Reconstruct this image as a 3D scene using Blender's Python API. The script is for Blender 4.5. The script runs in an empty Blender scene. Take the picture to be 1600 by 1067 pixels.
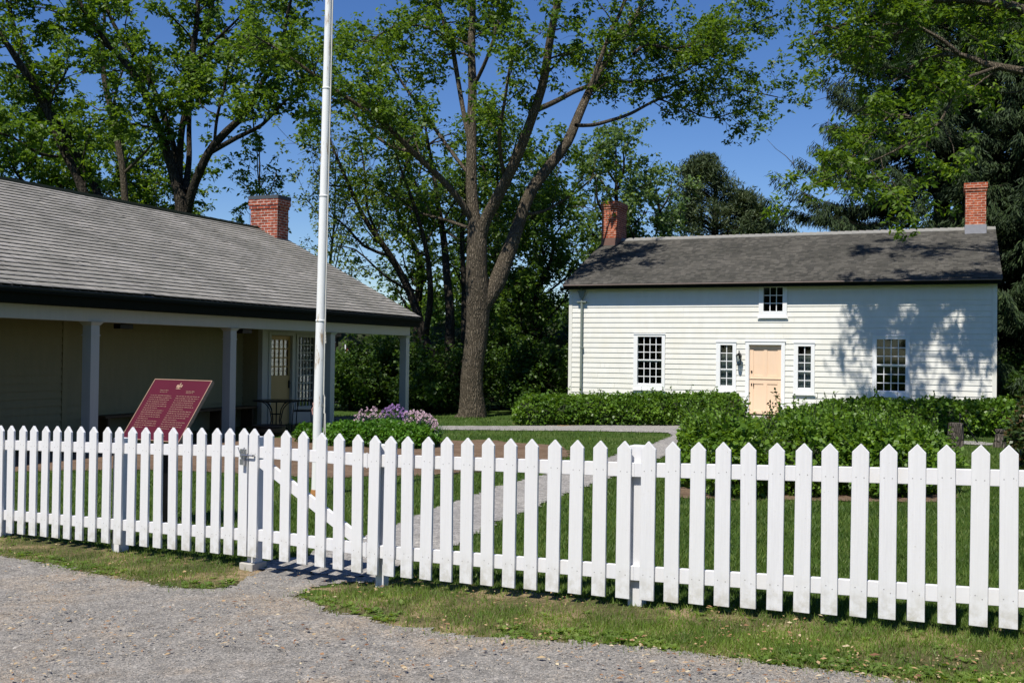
import bpy, math, random
import numpy as np
from mathutils import Matrix, Vector

R = math.radians
C = bpy.context.scene.collection
SC = bpy.context.scene
rs = np.random.RandomState

# ------------------------------------------------------------------ camera
F_PX, W_PX, H_PX = 1620.0, 1600.0, 1067.0
CAM = np.array([0.0, 0.0, 1.6])
PITCH, ROLL = 19.5 / F_PX, 0.0125
_F = np.array([0, math.cos(PITCH), math.sin(PITCH)])
_Rt = np.array([math.cos(ROLL), 0, math.sin(ROLL)])
_Rt = _Rt - _F * _Rt.dot(_F); _Rt /= np.linalg.norm(_Rt)
_U = np.cross(_Rt, _F)

def ray(px, py):
    return _F + (px - 800) / F_PX * _Rt + (533.5 - py) / F_PX * _U
def PX(px, py, Y):
    r = ray(px, py); return CAM + r * (Y / r[1])
def on_plane(px, py, o, n):
    r = ray(px, py); t = np.dot(np.array(o) - CAM, n) / np.dot(r, n); return CAM + r * t
def sstep(a, b, x):
    t = np.clip((x - a) / (b - a), 0, 1); return t * t * (3 - 2 * t)
def g(x, y):
    x = np.asarray(x, float); y = np.asarray(y, float)
    near = -.024 + .035 * np.clip(x, -7, 7)
    far = -.16
    k = sstep(8, 16, y)
    far = far - .27 * sstep(27.8, 31.8, y) * (1 - sstep(.3, 2.2, x))
    near = near - .065 * np.exp(-(((x + 1.45) / .75) ** 2 + ((y - 7.75) / .8) ** 2))
    return near * (1 - k) + far * k + .012 * np.sin(x * 1.3 + y * .7) * np.sin(y * 1.1 - x * .4) * (1 - .5 * k)
def GP(px, py):
    z = -.05
    for _ in range(12):
        p = on_plane(px, py, (0, 0, z), np.array([0, 0, 1.0])); z = .5 * z + .5 * float(g(p[0], p[1]))
    return p
def polypx(pts): return np.array([GP(*p)[:2] for p in pts])
def inside(poly, x, y):
    c = np.zeros(x.shape, bool); n = len(poly); j = n - 1
    for i in range(n):
        xi, yi = poly[i]; xj, yj = poly[j]
        with np.errstate(divide='ignore', invalid='ignore'):
            m = ((yi > y) != (yj > y)) & (x < (xj - xi) * (y - yi) / (yj - yi) + xi)
        c ^= m; j = i
    return c

cam = bpy.data.cameras.new('camera'); camo = bpy.data.objects.new('camera', cam); C.objects.link(camo)
cam.sensor_width = 36; cam.lens = 36 * F_PX / W_PX; cam.clip_end = 3000; cam.clip_start = .05
M4 = Matrix.Identity(4)
for i in range(3):
    M4[i][0], M4[i][1], M4[i][2], M4[i][3] = _Rt[i], _U[i], -_F[i], CAM[i]
camo.matrix_world = M4
SC.camera = camo

# ------------------------------------------------------------------ light
EL, AZ = R(58), R(29)          # sun height; angle left of straight behind the camera
Sdir = Vector((-math.sin(AZ) * math.cos(EL), -math.cos(AZ) * math.cos(EL), math.sin(EL)))
sl = bpy.data.lights.new('sun', 'SUN'); sl.energy = 4.6; sl.angle = R(.53); sl.color = (1, .95, .86)
so = bpy.data.objects.new('sun', sl); C.objects.link(so)
so.rotation_euler = Sdir.to_track_quat('Z', 'Y').to_euler()
wd = bpy.data.worlds.new('World'); SC.world = wd; wd.use_nodes = True
nt = wd.node_tree; sky = nt.nodes.new('ShaderNodeTexSky'); sky.sky_type = 'NISHITA'; sky.sun_disc = False
sky.sun_elevation = EL; sky.sun_rotation = math.atan2(Sdir.x, Sdir.y)
sky.altitude = 300; sky.air_density = 1.0; sky.dust_density = .1; sky.ozone_density = 5
bg = nt.nodes['Background']; bg.inputs[1].default_value = .058
hs_ = nt.nodes.new('ShaderNodeHueSaturation'); hs_.inputs['Hue'].default_value = .512; hs_.inputs['Saturation'].default_value = 1.2; hs_.inputs['Value'].default_value = 1.5
nt.links.new(sky.outputs[0], hs_.inputs['Color']); nt.links.new(hs_.outputs[0], bg.inputs[0])
SC.view_settings.view_transform = 'Standard'; SC.view_settings.look = 'None'
SC.view_settings.exposure = .42; SC.view_settings.gamma = 1
SC.cycles.max_bounces = 7; SC.cycles.diffuse_bounces = 3; SC.cycles.transparent_max_bounces = 12
SC.cycles.transmission_bounces = 4; SC.cycles.caustics_reflective = False; SC.cycles.caustics_refractive = False

# ------------------------------------------------------------------ materials
class NT:
    def __init__(s, name):
        s.m = bpy.data.materials.new(name); s.m.use_nodes = True; s.t = s.m.node_tree
        s.b = s.t.nodes['Principled BSDF']; s.out = s.t.nodes['Material Output']
    def n(s, typ, **kw):
        nd = s.t.nodes.new('ShaderNode' + typ)
        for k, v in kw.items():
            if k.startswith('i_'):
                key = k[2:]; key = int(key) if key.isdigit() else key
                nd.inputs[key].default_value = v
            else: setattr(nd, k, v)
        return nd
    def l(s, a, b): s.t.links.new(a, b)
    def ramp(s, fac, stops):
        r = s.n('ValToRGB'); e = r.color_ramp.elements
        while len(e) < len(stops): e.new(.5)
        for el, (p, c) in zip(e, stops):
            el.position = p; el.color = (*c, 1) if len(c) == 3 else c
        s.l(fac, r.inputs[0]); return r.outputs[0]
    def co(s, kind='Object'): return s.n('TexCoord').outputs[kind]
    def noise(s, vec, scale, detail=3, rough=.55):
        n = s.n('TexNoise'); n.inputs['Scale'].default_value = scale; n.inputs['Detail'].default_value = detail
        n.inputs['Roughness'].default_value = rough
        if vec is not None: s.l(vec, n.inputs['Vector'])
        return n.outputs[0]
    def map(s, vec, scale):
        m = s.n('Mapping'); m.inputs['Scale'].default_value = scale; s.l(vec, m.inputs['Vector']); return m.outputs[0]
    def mix(s, fac, a, b, mode='MIX'):
        m = s.n('Mix', data_type='RGBA', blend_type=mode)
        for sock, v in ((m.inputs[0], fac), (m.inputs[6], a), (m.inputs[7], b)):
            if isinstance(v, (int, float)): sock.default_value = v
            elif isinstance(v, tuple): sock.default_value = (*v, 1) if len(v) == 3 else v
            else: s.l(v, sock)
        return m.outputs[2]
    def bump(s, h, strength=.3, dist=.01):
        b = s.n('Bump'); b.inputs['Strength'].default_value = strength; b.inputs['Distance'].default_value = dist
        s.l(h, b.inputs['Height']); s.l(b.outputs[0], s.b.inputs['Normal'])
    def base(s, c):
        if isinstance(c, tuple): s.b.inputs['Base Color'].default_value = (*c, 1)
        else: s.l(c, s.b.inputs['Base Color'])
    def rough(s, v): s.b.inputs['Roughness'].default_value = v
    def spec(s, v): s.b.inputs['Specular IOR Level'].default_value = v

def paint(name, col, dirt=.12, rough=.5, streak=30, bumpy=.15, isl=0):
    t = NT(name); co = t.co()
    n1 = t.noise(t.map(co, (streak, streak, 2.0)), 1.0, 4, .6)
    n2 = t.noise(co, 2.3, 4, .6)
    c = t.mix(t.ramp(n1, [(.35, (0, 0, 0)), (.75, (1, 1, 1))]), tuple(x * (1 - dirt) for x in col), col)
    c = t.mix(t.ramp(n2, [(.45, (1, 1, 1)), (.8, (0, 0, 0))]), tuple(x * (1 - dirt * .7) * y for x, y in zip(col, (1, .98, .93))), c)
    if isl:
        rn = t.n('NewGeometry').outputs['Random Per Island']; c = t.mix(1.0, c, t.ramp(rn, [(0, (1 - isl, 1 - isl, 1 - isl * 1.3)), (1, (1.0, 1.0, 1.0))]), 'MULTIPLY')
    t.base(c); t.rough(rough); t.spec(.3); t.bump(n1, bumpy, .004); return t.m
def plain(name, col, rough=.6, metal=0, spec=.4, nscale=8, var=.25):
    t = NT(name); n = t.noise(t.co(), nscale, 4, .6)
    t.base(t.mix(n, tuple(x * (1 - var) for x in col), tuple(min(1, x * (1 + var)) for x in col)))
    t.rough(rough); t.spec(spec); t.b.inputs['Metallic'].default_value = metal; t.bump(n, .12, .004); return t.m
def leafmat(name, c1, c2, c3, trans=.38, rough=.45, clump=.5):
    t = NT(name); co = t.co(); g_ = t.n('NewGeometry')
    rnd = g_.outputs['Random Per Island']
    col = t.ramp(rnd, [(0, c1), (.55, c2), (1, c3)])
    n = t.noise(co, clump, 3, .6)
    col = t.mix(t.ramp(n, [(.35, (.62, .66, .62)), (.7, (1.18, 1.12, 1.0))]), (0, 0, 0), col, 'MIX') if False else t.mix(1.0, col, t.ramp(n, [(.36, (.60, .68, .66)), (.64, (1.0, 1.0, 1.0))]), 'MULTIPLY')
    t.base(col); t.rough(rough); t.spec(.35)
    tr = t.n('BsdfTranslucent'); t.l(t.mix(1.0, col, (1.25, 1.2, .45), 'MULTIPLY'), tr.inputs[0])
    mx = t.n('MixShader'); mx.inputs[0].default_value = trans
    t.l(t.b.outputs[0], mx.inputs[1]); t.l(tr.outputs[0], mx.inputs[2]); t.l(mx.outputs[0], t.out.inputs[0])
    return t.m
def barkmat(name, c1, c2, sc=9):
    t = NT(name); co = t.co()
    v = t.n('TexVoronoi', feature='DISTANCE_TO_EDGE'); v.inputs['Scale'].default_value = 1.0
    d = t.n('VectorMath', operation='ADD'); t.l(t.map(co, (sc * 1.5, sc * 1.5, sc * .2)), d.inputs[0])
    nn = t.n('TexNoise'); nn.inputs['Scale'].default_value = 4; t.l(co, nn.inputs['Vector'])
    sc_ = t.n('VectorMath', operation='SCALE'); sc_.inputs['Scale'].default_value = 2.2; t.l(nn.outputs[1], sc_.inputs[0]); t.l(sc_.outputs[0], d.inputs[1])
    t.l(d.outputs[0], v.inputs['Vector'])
    edge = t.ramp(v.outputs['Distance'], [(0, (0, 0, 0)), (.35, (1, 1, 1))])
    n2 = t.noise(co, 5, 5, .65)
    col = t.mix(edge, tuple(x * .45 for x in c1), t.mix(n2, c1, c2))
    t.base(col); t.rough(.95); t.spec(.1); t.bump(edge, .8, .04); return t.m
def shinglemat(name, c1, c2, c3):
    t = NT(name); g_ = t.n('NewGeometry'); rnd = g_.outputs['Random Per Island']
    col = t.ramp(rnd, [(0, c1), (.5, c2), (1, c3)])
    uv = t.co('UV'); n = t.noise(t.map(uv, (60, 4, 1)), 1, 4, .65); n2 = t.noise(t.co(), .9, 4, .6)
    col = t.mix(1.0, col, t.ramp(n, [(.3, (.74, .73, .72)), (.7, (1.08, 1.08, 1.07))]), 'MULTIPLY')
    col = t.mix(1.0, col, t.ramp(n2, [(.35, (.72, .72, .70)), (.65, (1.08, 1.06, 1.04))]), 'MULTIPLY')
    t.base(col); t.rough(.85); t.spec(.2); t.bump(n, .5, .006); return t.m
def brickmat(name, c1, c2, mortar, soot=.4):
    t = NT(name); uv = t.co('UV'); b = t.n('TexBrick')
    b.inputs['Scale'].default_value = 1.0; b.inputs['Brick Width'].default_value = .215; b.inputs['Row Height'].default_value = .075
    b.inputs['Mortar Size'].default_value = .009; b.inputs['Mortar Smooth'].default_value = .2; b.inputs['Bias'].default_value = -.1
    b.inputs['Color1'].default_value = (*c1, 1); b.inputs['Color2'].default_value = (*c2, 1); b.inputs['Mortar'].default_value = (*mortar, 1)
    t.l(uv, b.inputs['Vector'])
    n = t.noise(t.co(), 5, 5, .7); n3 = t.noise(t.map(t.co(), (9, 9, 14)), 1, 2, .5)
    col = t.mix(1.0, b.outputs[0], t.ramp(n, [(.38, (1 - soot, 1 - soot, 1 - soot)), (.58, (1.05, 1.05, 1.05))]), 'MULTIPLY')
    col = t.mix(1.0, col, t.ramp(n3, [(.3, (.6, .55, .55)), (.6, (1.1, 1.1, 1.1))]), 'MULTIPLY')
    t.base(col); t.rough(.9); t.spec(.15); t.bump(b.outputs[1], -.6, .01); return t.m
def groundmat(name, stops, sc1, sc2, bump=.4, bd=.01, fine=None):
    t = NT(name); co = t.co(); n1 = t.noise(co, sc1, 6, .65); n2 = t.noise(co, sc2, 5, .7)
    c = t.ramp(n1, stops); c = t.mix(1.0, c, t.ramp(n2, [(.3, (.6, .6, .6)), (.7, (1.25, 1.25, 1.25))]), 'MULTIPLY')
    if fine:
        v = t.n('TexVoronoi'); v.inputs['Scale'].default_value = fine; t.l(co, v.inputs['Vector'])
        hs = t.n('SeparateColor'); t.l(v.outputs['Color'], hs.inputs[0])
        c = t.mix(1.0, c, t.ramp(hs.outputs[0], [(0, (.55, .55, .57)), (.5, (.95, .95, .95)), (.9, (1.25, 1.22, 1.18)), (1, (1.7, 1.65, 1.6))]), 'MULTIPLY')
        t.bump(v.outputs['Distance'], bump, bd)
    else: t.bump(n2, bump, bd)
    t.base(c); t.rough(.95); t.spec(.1); return t.m

MT = {}
MT['fence'] = paint('fence paint', (.725, .725, .74), .07, .5, 26, .2)
t = NT('picket paint'); co = t.co(); n1_ = t.noise(t.map(co, (60, 60, 3.0)), 1.0, 5, .65)
oi = t.n('ObjectInfo'); sh_ = t.n('VectorMath', operation='ADD'); t.l(co, sh_.inputs[0]); cx9 = t.n('CombineXYZ'); t.l(oi.outputs['Random'], cx9.inputs[0]); t.l(oi.outputs['Random'], cx9.inputs[2])
sc9 = t.n('VectorMath', operation='SCALE'); sc9.inputs['Scale'].default_value = 37; t.l(cx9.outputs[0], sc9.inputs[0]); t.l(sc9.outputs[0], sh_.inputs[1])
n2_ = t.noise(sh_.outputs[0], 14, 5, .7); n3_ = t.noise(sh_.outputs[0], 60, 2, .5)
c9 = t.mix(t.ramp(n1_, [(.35, (0, 0, 0)), (.7, (1, 1, 1))]), (.66, .66, .67), (.735, .735, .745))
c9 = t.mix(t.ramp(oi.outputs['Random'], [(0, (0, 0, 0)), (1, (.5, .5, .5))]), c9, (.70, .70, .685))
sp9 = t.n('SeparateXYZ'); t.l(co, sp9.inputs[0]); mr9 = t.n('MapRange'); mr9.inputs[1].default_value = .22; mr9.inputs[2].default_value = 0; t.l(sp9.outputs[2], mr9.inputs[0])
mm = t.n('Math', operation='MULTIPLY'); t.l(mr9.outputs[0], mm.inputs[0]); t.l(t.ramp(n2_, [(.42, (0, 0, 0)), (.62, (1, 1, 1))]), mm.inputs[1])
m2_ = t.n('Math', operation='MULTIPLY'); t.l(mm.outputs[0], m2_.inputs[0]); m2_.inputs[1].default_value = .55
c9 = t.mix(m2_.outputs[0], c9, (.36, .33, .24))
c9 = t.mix(t.ramp(n3_, [(.74, (0, 0, 0)), (.78, (.6, .6, .6))]), c9, (.40, .38, .34))
t.base(c9); t.rough(.5); t.spec(.3); t.bump(n1_, .3, .004); MT['picket'] = t.m
MT['nail'] = plain('dull nail heads', (.30, .29, .28), .6)
MT['house'] = paint('house paint', (.79, .78, .725), .08, .55, 12, .1)
MT['clap'] = paint('clapboard paint', (.81, .80, .75), .08, .55, 5, .2, .05)
MT['trim'] = paint('white trim paint', (.84, .85, .86), .05, .5, 20, .08)
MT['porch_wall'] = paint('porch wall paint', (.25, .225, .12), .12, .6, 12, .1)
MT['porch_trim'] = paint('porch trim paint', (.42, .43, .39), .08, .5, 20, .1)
MT['door_peach'] = paint('peach door paint', (.86, .63, .45), .05, .5, 20, .05)
MT['door_yellow'] = paint('ochre door paint', (.46, .31, .12), .08, .5, 20, .05)
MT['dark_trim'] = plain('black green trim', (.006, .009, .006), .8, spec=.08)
MT['eave_brown'] = plain('dark brown eave', (.045, .035, .03), .6)
MT['gutter_brown'] = plain('weathered brown gutter', (.14, .105, .09), .6)
MT['iron'] = plain('black iron', (.012, .012, .013), .4, .6)
MT['steel'] = plain('galvanised steel', (.45, .45, .46), .35, .9)
MT['spout'] = plain('green copper downspout', (.19, .225, .20), .5)
MT['lead'] = plain('lead flashing', (.30, .30, .33), .5, .2)
MT['leadbrown'] = plain('brown flashing', (.16, .09, .07), .6)
MT['leaddark'] = plain('dark chimney cap', (.06, .07, .08), .6)
MT['concrete'] = plain('concrete', (.42, .40, .36), .9, nscale=14)
MT['darkwood'] = plain('dark stained wood', (.07, .04, .018), .6, nscale=12)
MT['rope'] = plain('pale rope', (.6, .58, .52), .8)
MT['redrope'] = plain('faded red rope', (.5, .28, .24), .8)
MT['rusty'] = plain('rust', (.35, .17, .06), .9, nscale=30)
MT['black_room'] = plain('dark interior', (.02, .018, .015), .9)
MT['curtain'] = plain('white curtain', (.36, .37, .38), .9, nscale=14, var=.35)
MT['brick1'] = brickmat('red brick', (.42, .10, .05), (.27, .055, .032), (.52, .46, .40))
MT['brick2'] = brickmat('orange brick', (.50, .12, .05), (.36, .075, .035), (.55, .42, .34), .35)
MT['shingle1'] = shinglemat('silver cedar shingles', (.42, .395, .355), (.46, .435, .39), (.51, .48, .44))
MT['shingle2'] = shinglemat('dark cedar shingles', (.055, .054, .050), (.078, .075, .068), (.11, .105, .095))
MT['ridgecap'] = plain('pale ridge cap', (.22, .215, .20), .8)
MT['bark'] = barkmat('ridged bark', (.12, .098, .07), (.215, .18, .135), 13)
MT['bark2'] = barkmat('dark bark', (.042, .036, .028), (.085, .072, .056), 6)
MT['stump'] = barkmat('weathered log', (.13, .11, .09), (.24, .21, .18), 14)
MT['leafA'] = leafmat('spring leaves', (.085, .155, .018), (.13, .225, .024), (.21, .31, .038), .5)
MT['leafB'] = leafmat('dark leaves', (.065, .125, .02), (.095, .175, .026), (.15, .235, .036), .48)
MT['leafC'] = leafmat('yellow green young leaves', (.12, .18, .035), (.19, .26, .05), (.27, .33, .075), .5)
MT['leafD'] = leafmat('pale poplar leaves', (.12, .19, .07), (.17, .26, .095), (.24, .34, .13), .5)
MT['needle'] = leafmat('spruce needles', (.018, .038, .012), (.03, .056, .016), (.055, .088, .022), .12, .7)
MT['pine'] = leafmat('pine needles', (.05, .08, .035), (.08, .11, .045), (.11, .14, .055), .2, .6)
MT['hedge'] = leafmat('hedge leaves', (.085, .165, .018), (.13, .245, .025), (.21, .34, .045), .4, .4, 1.5)
MT['bushleaf'] = leafmat('bush leaves', (.09, .175, .02), (.145, .265, .03), (.23, .36, .05), .42, .45, 1.6)
MT['herb'] = leafmat('herb leaves', (.06, .16, .015), (.10, .24, .022), (.16, .32, .035), .35, .45, 2)
MT['roseleaf'] = leafmat('rose leaves', (.05, .08, .025), (.07, .12, .035), (.15, .08, .04), .3, .35, 2)
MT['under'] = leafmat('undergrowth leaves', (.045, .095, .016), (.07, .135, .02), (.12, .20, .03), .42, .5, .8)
MT['chive'] = leafmat('chive stems', (.05, .12, .04), (.07, .15, .05), (.1, .2, .07), .2)
MT['petal'] = plain('purple petals', (.42, .26, .52), .8, nscale=20)
MT['petal2'] = plain('pale pink petals', (.66, .50, .56), .8, nscale=20)
MT['grass'] = leafmat('grass blades', (.07, .135, .02), (.11, .19, .028), (.20, .25, .06), .38, .55, 1.1)
MT['drygrass'] = leafmat('dry grass blades', (.18, .18, .05), (.30, .26, .11), (.44, .36, .19), .3, .6, 2.5)
MT['vgrass'] = leafmat('verge grass blades', (.13, .21, .03), (.19, .29, .045), (.28, .34, .09), .42, .55, 2.2)
MT['litter'] = plain('dry husks', (.42, .29, .15), .9, nscale=25, var=.5)
MT['lawn'] = groundmat('lawn soil', [(.3, (.035, .065, .012)), (.5, (.05, .09, .016)), (.7, (.08, .11, .03))], .9, 30, .6, .03)
MT['verge'] = groundmat('verge soil', [(.3, (.05, .06, .02)), (.48, (.10, .09, .04)), (.62, (.26, .19, .11)), (.75, (.33, .26, .17))], 2.2, 30, .6, .02)
MT['soil'] = groundmat('mulch', [(.3, (.13, .085, .055)), (.6, (.21, .145, .10))], 3, 40, .8, .03)
MT['gravel'] = groundmat('crushed gravel', [(.32, (.215, .205, .19)), (.48, (.25, .235, .215)), (.6, (.29, .245, .195)), (.75, (.225, .21, .195))], .8, 9, .6, .008, 95)
MT['path'] = groundmat('path gravel', [(.3, (.27, .26, .25)), (.7, (.34, .325, .30))], .8, 12, .5, .008, 80)
t = NT('gravel stones'); rnd = t.n('NewGeometry').outputs['Random Per Island']
t.base(t.ramp(rnd, [(0, (.15, .145, .135)), (.4, (.225, .215, .20)), (.8, (.285, .27, .245)), (.96, (.33, .28, .22)), (1, (.42, .40, .37))])); t.rough(.85); t.spec(.2); MT['stones'] = t.m
t = NT('flagpole paint'); co = t.co(); n = t.noise(t.map(co, (14, 14, 3)), 1, 5, .7)
t.base(t.mix(t.ramp(n, [(.57, (0, 0, 0)), (.66, (1, 1, 1))]), (.76, .77, .75), (.40, .30, .19))); t.rough(.5); MT['pole'] = t.m
t = NT('window glass'); lw = t.n('LayerWeight', i_Blend=.35); gl = t.n('BsdfGlossy'); gl.inputs['Roughness'].default_value = .03
tp = t.n('BsdfTransparent'); tp.inputs[0].default_value = (.8, .85, .84, 1); mx = t.n('MixShader')
mr = t.n('MapRange'); t.l(lw.outputs['Fresnel'], mr.inputs[0]); mr.inputs[3].default_value = .012; mr.inputs[4].default_value = .7
t.l(mr.outputs[0], mx.inputs[0]); t.l(tp.outputs[0], mx.inputs[1]); t.l(gl.outputs[0], mx.inputs[2]); t.l(mx.outputs[0], t.out.inputs[0]); MT['glass'] = t.m
MT['plaque'] = plain('burgundy enamel', (.075, .006, .016), .5, nscale=3, var=.1, spec=.2)
MT['bronze'] = plain('bronze letters', (.30, .19, .13), .5, nscale=30)
MT['flag_red'] = plain('red flag cloth', (.6, .03, .03), .8)
MT['flag_white'] = plain('white flag cloth', (.8, .8, .8), .8)
MT['far_roof'] = plain('grey far roof', (.13, .13, .14), .9, nscale=3)
MT['far_wall'] = plain('far grey wall', (.09, .085, .075), .9, nscale=3)

# ------------------------------------------------------------------ object helpers
def tag(o, label=None, cat=None, group=None, kind=None):
    if label: o['label'] = label
    if cat: o['category'] = cat
    if group: o['group'] = group
    if kind: o['kind'] = kind
    return o
def thing(name, loc, label, cat, group=None):
    o = bpy.data.objects.new(name, None); C.objects.link(o); o.location = Vector(loc); o.empty_display_size = .2
    return tag(o, label, cat, group)
def rootloc(o):
    while o is not None and o.parent is not None: o = o.parent
    return np.array(o.location) if o is not None else np.zeros(3)
def mesh_np(name, V, Fc, mat, parent=None, smooth=False, loc=None, uv=None):
    V = np.asarray(V, np.float64).reshape(-1, 3)
    off = rootloc(parent) if parent is not None else (np.array(loc) if loc is not None else np.zeros(3))
    V = V - off
    me = bpy.data.meshes.new(name)
    if isinstance(Fc, np.ndarray):
        k = Fc.shape[1]; nf = len(Fc)
        me.vertices.add(len(V)); me.vertices.foreach_set('co', V.astype(np.float32).ravel())
        me.loops.add(nf * k); me.loops.foreach_set('vertex_index', Fc.astype(np.int32).ravel())
        me.polygons.add(nf); me.polygons.foreach_set('loop_start', np.arange(0, nf * k, k, dtype=np.int32))
        try: me.polygons.foreach_set('loop_total', np.full(nf, k, np.int32))
        except Exception: pass
        me.update(calc_edges=True)
    else:
        me.from_pydata([tuple(v) for v in V], [], Fc); me.update()
    if uv is not None:
        ul = me.uv_layers.new(name='UVMap'); ul.data.foreach_set('uv', np.asarray(uv, np.float32).ravel())
    if mat is not None: me.materials.append(mat)
    if smooth: me.polygons.foreach_set('use_smooth', np.ones(len(me.polygons), bool))
    o = bpy.data.objects.new(name, me); C.objects.link(o)
    if parent is not None: o.parent = parent
    elif loc is not None: o.location = Vector(loc)
    return o
class MB:
    def __init__(s): s.v = []; s.f = []
    def add(s, vs, fs):
        k = len(s.v); s.v += [tuple(float(c) for c in v) for v in vs]; s.f += [tuple(i + k for i in f) for f in fs]; return s
    def hexa(s, P8):   # bottom 4 ccw, top 4 ccw
        return s.add(P8, [(3, 2, 1, 0), (4, 5, 6, 7), (0, 1, 5, 4), (1, 2, 6, 5), (2, 3, 7, 6), (3, 0, 4, 7)])
    def fbox(s, fr, a0, a1, b0, b1, c0, c1):   # fr(a,b,c) -> world
        return s.hexa([fr(a0, b0, c0), fr(a1, b0, c0), fr(a1, b1, c0), fr(a0, b1, c0), fr(a0, b0, c1), fr(a1, b0, c1), fr(a1, b1, c1), fr(a0, b1, c1)])
    def box(s, x0, x1, y0, y1, z0, z1): return s.fbox(lambda a, b, c: (a, b, c), x0, x1, y0, y1, z0, z1)
    def tube(s, pts, rad, n=8, caps=True):
        pts = [np.array(p, float) for p in pts]; m = len(pts)
        if not hasattr(rad, '__len__'): rad = [rad] * m
        k = len(s.v); prev = None
        for i, p in enumerate(pts):
            d = pts[min(i + 1, m - 1)] - pts[max(i - 1, 0)]; d /= (np.linalg.norm(d) + 1e-9)
            a = np.array([0, 0, 1.0]) if abs(d[2]) < .9 else np.array([1.0, 0, 0])
            if prev is not None: a = prev
            u = a - d * a.dot(d); u /= np.linalg.norm(u) + 1e-9; prev = u; w = np.cross(d, u)
            for j in range(n):
                t_ = 2 * math.pi * j / n; q = p + rad[i] * (u * math.cos(t_) + w * math.sin(t_)); s.v.append(tuple(q))
        for i in range(m - 1):
            for j in range(n):
                a_ = k + i * n + j; b_ = k + i * n + (j + 1) % n; s.f.append((a_, b_, b_ + n, a_ + n))
        if caps: s.f.append(tuple(k + j for j in reversed(range(n)))); s.f.append(tuple(k + (m - 1) * n + j for j in range(n)))
        return s
    def lathe(s, c, prof, n=24):
        k = len(s.v)
        for r, z in prof:
            for j in range(n):
                t_ = 2 * math.pi * j / n; s.v.append((c[0] + r * math.cos(t_), c[1] + r * math.sin(t_), c[2] + z))
        for i in range(len(prof) - 1):
            for j in range(n):
                a_ = k + i * n + j; b_ = k + i * n + (j + 1) % n; s.f.append((a_, b_, b_ + n, a_ + n))
        s.f.append(tuple(k + j for j in reversed(range(n)))); s.f.append(tuple(k + (len(prof) - 1) * n + j for j in range(n)))
        return s
    def build(s, name, mat, parent=None, smooth=False, loc=None, bevel=0):
        V = np.array(s.v); o = mesh_np(name, V, s.f, mat, parent, smooth, loc)
        me = o.data; ul = me.uv_layers.new(name='UVMap'); off = V[0] - np.array(me.vertices[0].co) if len(V) else 0
        uvs = []
        for p in me.polygons:
            nn = p.normal
            if abs(nn.z) > .85:
                tx = Vector((1, 0, 0)); ty = Vector((0, 1, 0))
            else:
                tx = Vector((-nn.y, nn.x, 0)).normalized(); ty = Vector((0, 0, 1))
            for vi in p.vertices:
                c = me.vertices[vi].co; uvs += [c.dot(tx), c.dot(ty)]
        ul.data.foreach_set('uv', uvs)
        if bevel:
            b = o.modifiers.new('bevel', 'BEVEL'); b.width = bevel; b.segments = 2; b.limit_method = 'ANGLE'
        return o
def unit(v): v = np.asarray(v, float); return v / (np.linalg.norm(v, axis=-1, keepdims=True) + 1e-9)

# ------------------------------------------------------------------ ground, paths
ROAD = [(-500, 835), (-60, 862), (0, 868), (60, 880), (120, 894), (200, 906), (260, 918), (320, 924), (365, 918), (385, 902), (404, 889), (480, 893), (572, 904), (556, 909),
        (500, 918), (463, 929), (500, 953), (569, 967), (640, 985), (760, 999), (860, 1003), (980, 1012), (1100, 1024), (1200, 1040), (1300, 1050), (1385, 1063), (1500, 1078), (1700, 1092), (1900, 1100)]
PATH = [(392, 902), (404, 884), (480, 868), (540, 851), (576, 838), (620, 822), (660, 802), (711, 785), (789, 758), (856, 740), (952, 715), (1028, 691), (1052, 680), (1040, 676.5),
        (900, 673.5), (760, 672.5), (683, 672), (683, 666), (800, 666), (1000, 665), (1062, 664), (1100, 655), (1150, 652), (1130, 668), (1085, 690), (1040, 712), (960, 746), (928, 756), (876, 776), (820, 801), (765, 822), (711, 856), (620, 890), (580, 912)]
SOIL = [(-60, 712), (170, 700), (430, 684), (640, 689), (760, 688), (880, 698), (895, 712), (820, 728), (700, 742), (500, 747), (300, 737), (170, 734), (-60, 740)]
SOIL2 = [(1050, 762), (1200, 764), (1480, 768), (1500, 778), (1480, 786), (1300, 784), (1150, 782), (1050, 778)]
SOIL3 = [(800, 663), (860, 658), (970, 657), (965, 663.5), (880, 666)]
roadp = np.vstack([polypx(ROAD), [[30, 1.0], [30, -30], [-60, -30], [-60, 14]]])
pathp, soilp, soil2p, soil3p = polypx(PATH), polypx(SOIL), polypx(SOIL2), polypx(SOIL3)
VERGE = [(-500, 800), (0, 833), (392, 884), (585, 905), (1000, 945), (1600, 988), (1800, 1010)]
vergep = np.vstack([polypx(VERGE), [[20, 3], [20, 1], [-40, 1], [-40, 14]]])

def axis(segs):
    a = [segs[0][0]]
    for s0, s1, st in segs: a += list(np.arange(s0 + st, s1 + 1e-6, st))
    return np.array(a)
xs = axis([(-900, -100, 80), (-100, -20, 4), (-20, 20, .4), (20, 100, 4), (100, 900, 80)])
ys = axis([(-900, -60, 60), (-60, -4, 4), (-4, 32, .4), (32, 100, 4), (100, 1300, 80)])
X, Yg = np.meshgrid(xs, ys, indexing='ij'); Zg = g(X, Yg)
V = np.stack([X, Yg, Zg], -1).reshape(-1, 3); ny = len(ys)
ii, jj = np.meshgrid(np.arange(len(xs) - 1), np.arange(ny - 1), indexing='ij'); a = (ii * ny + jj).ravel()
Fq = np.stack([a, a + ny, a + ny + 1, a + 1], -1)
tag(mesh_np('ground', V, Fq, MT['lawn'], smooth=True), kind='structure')

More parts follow.
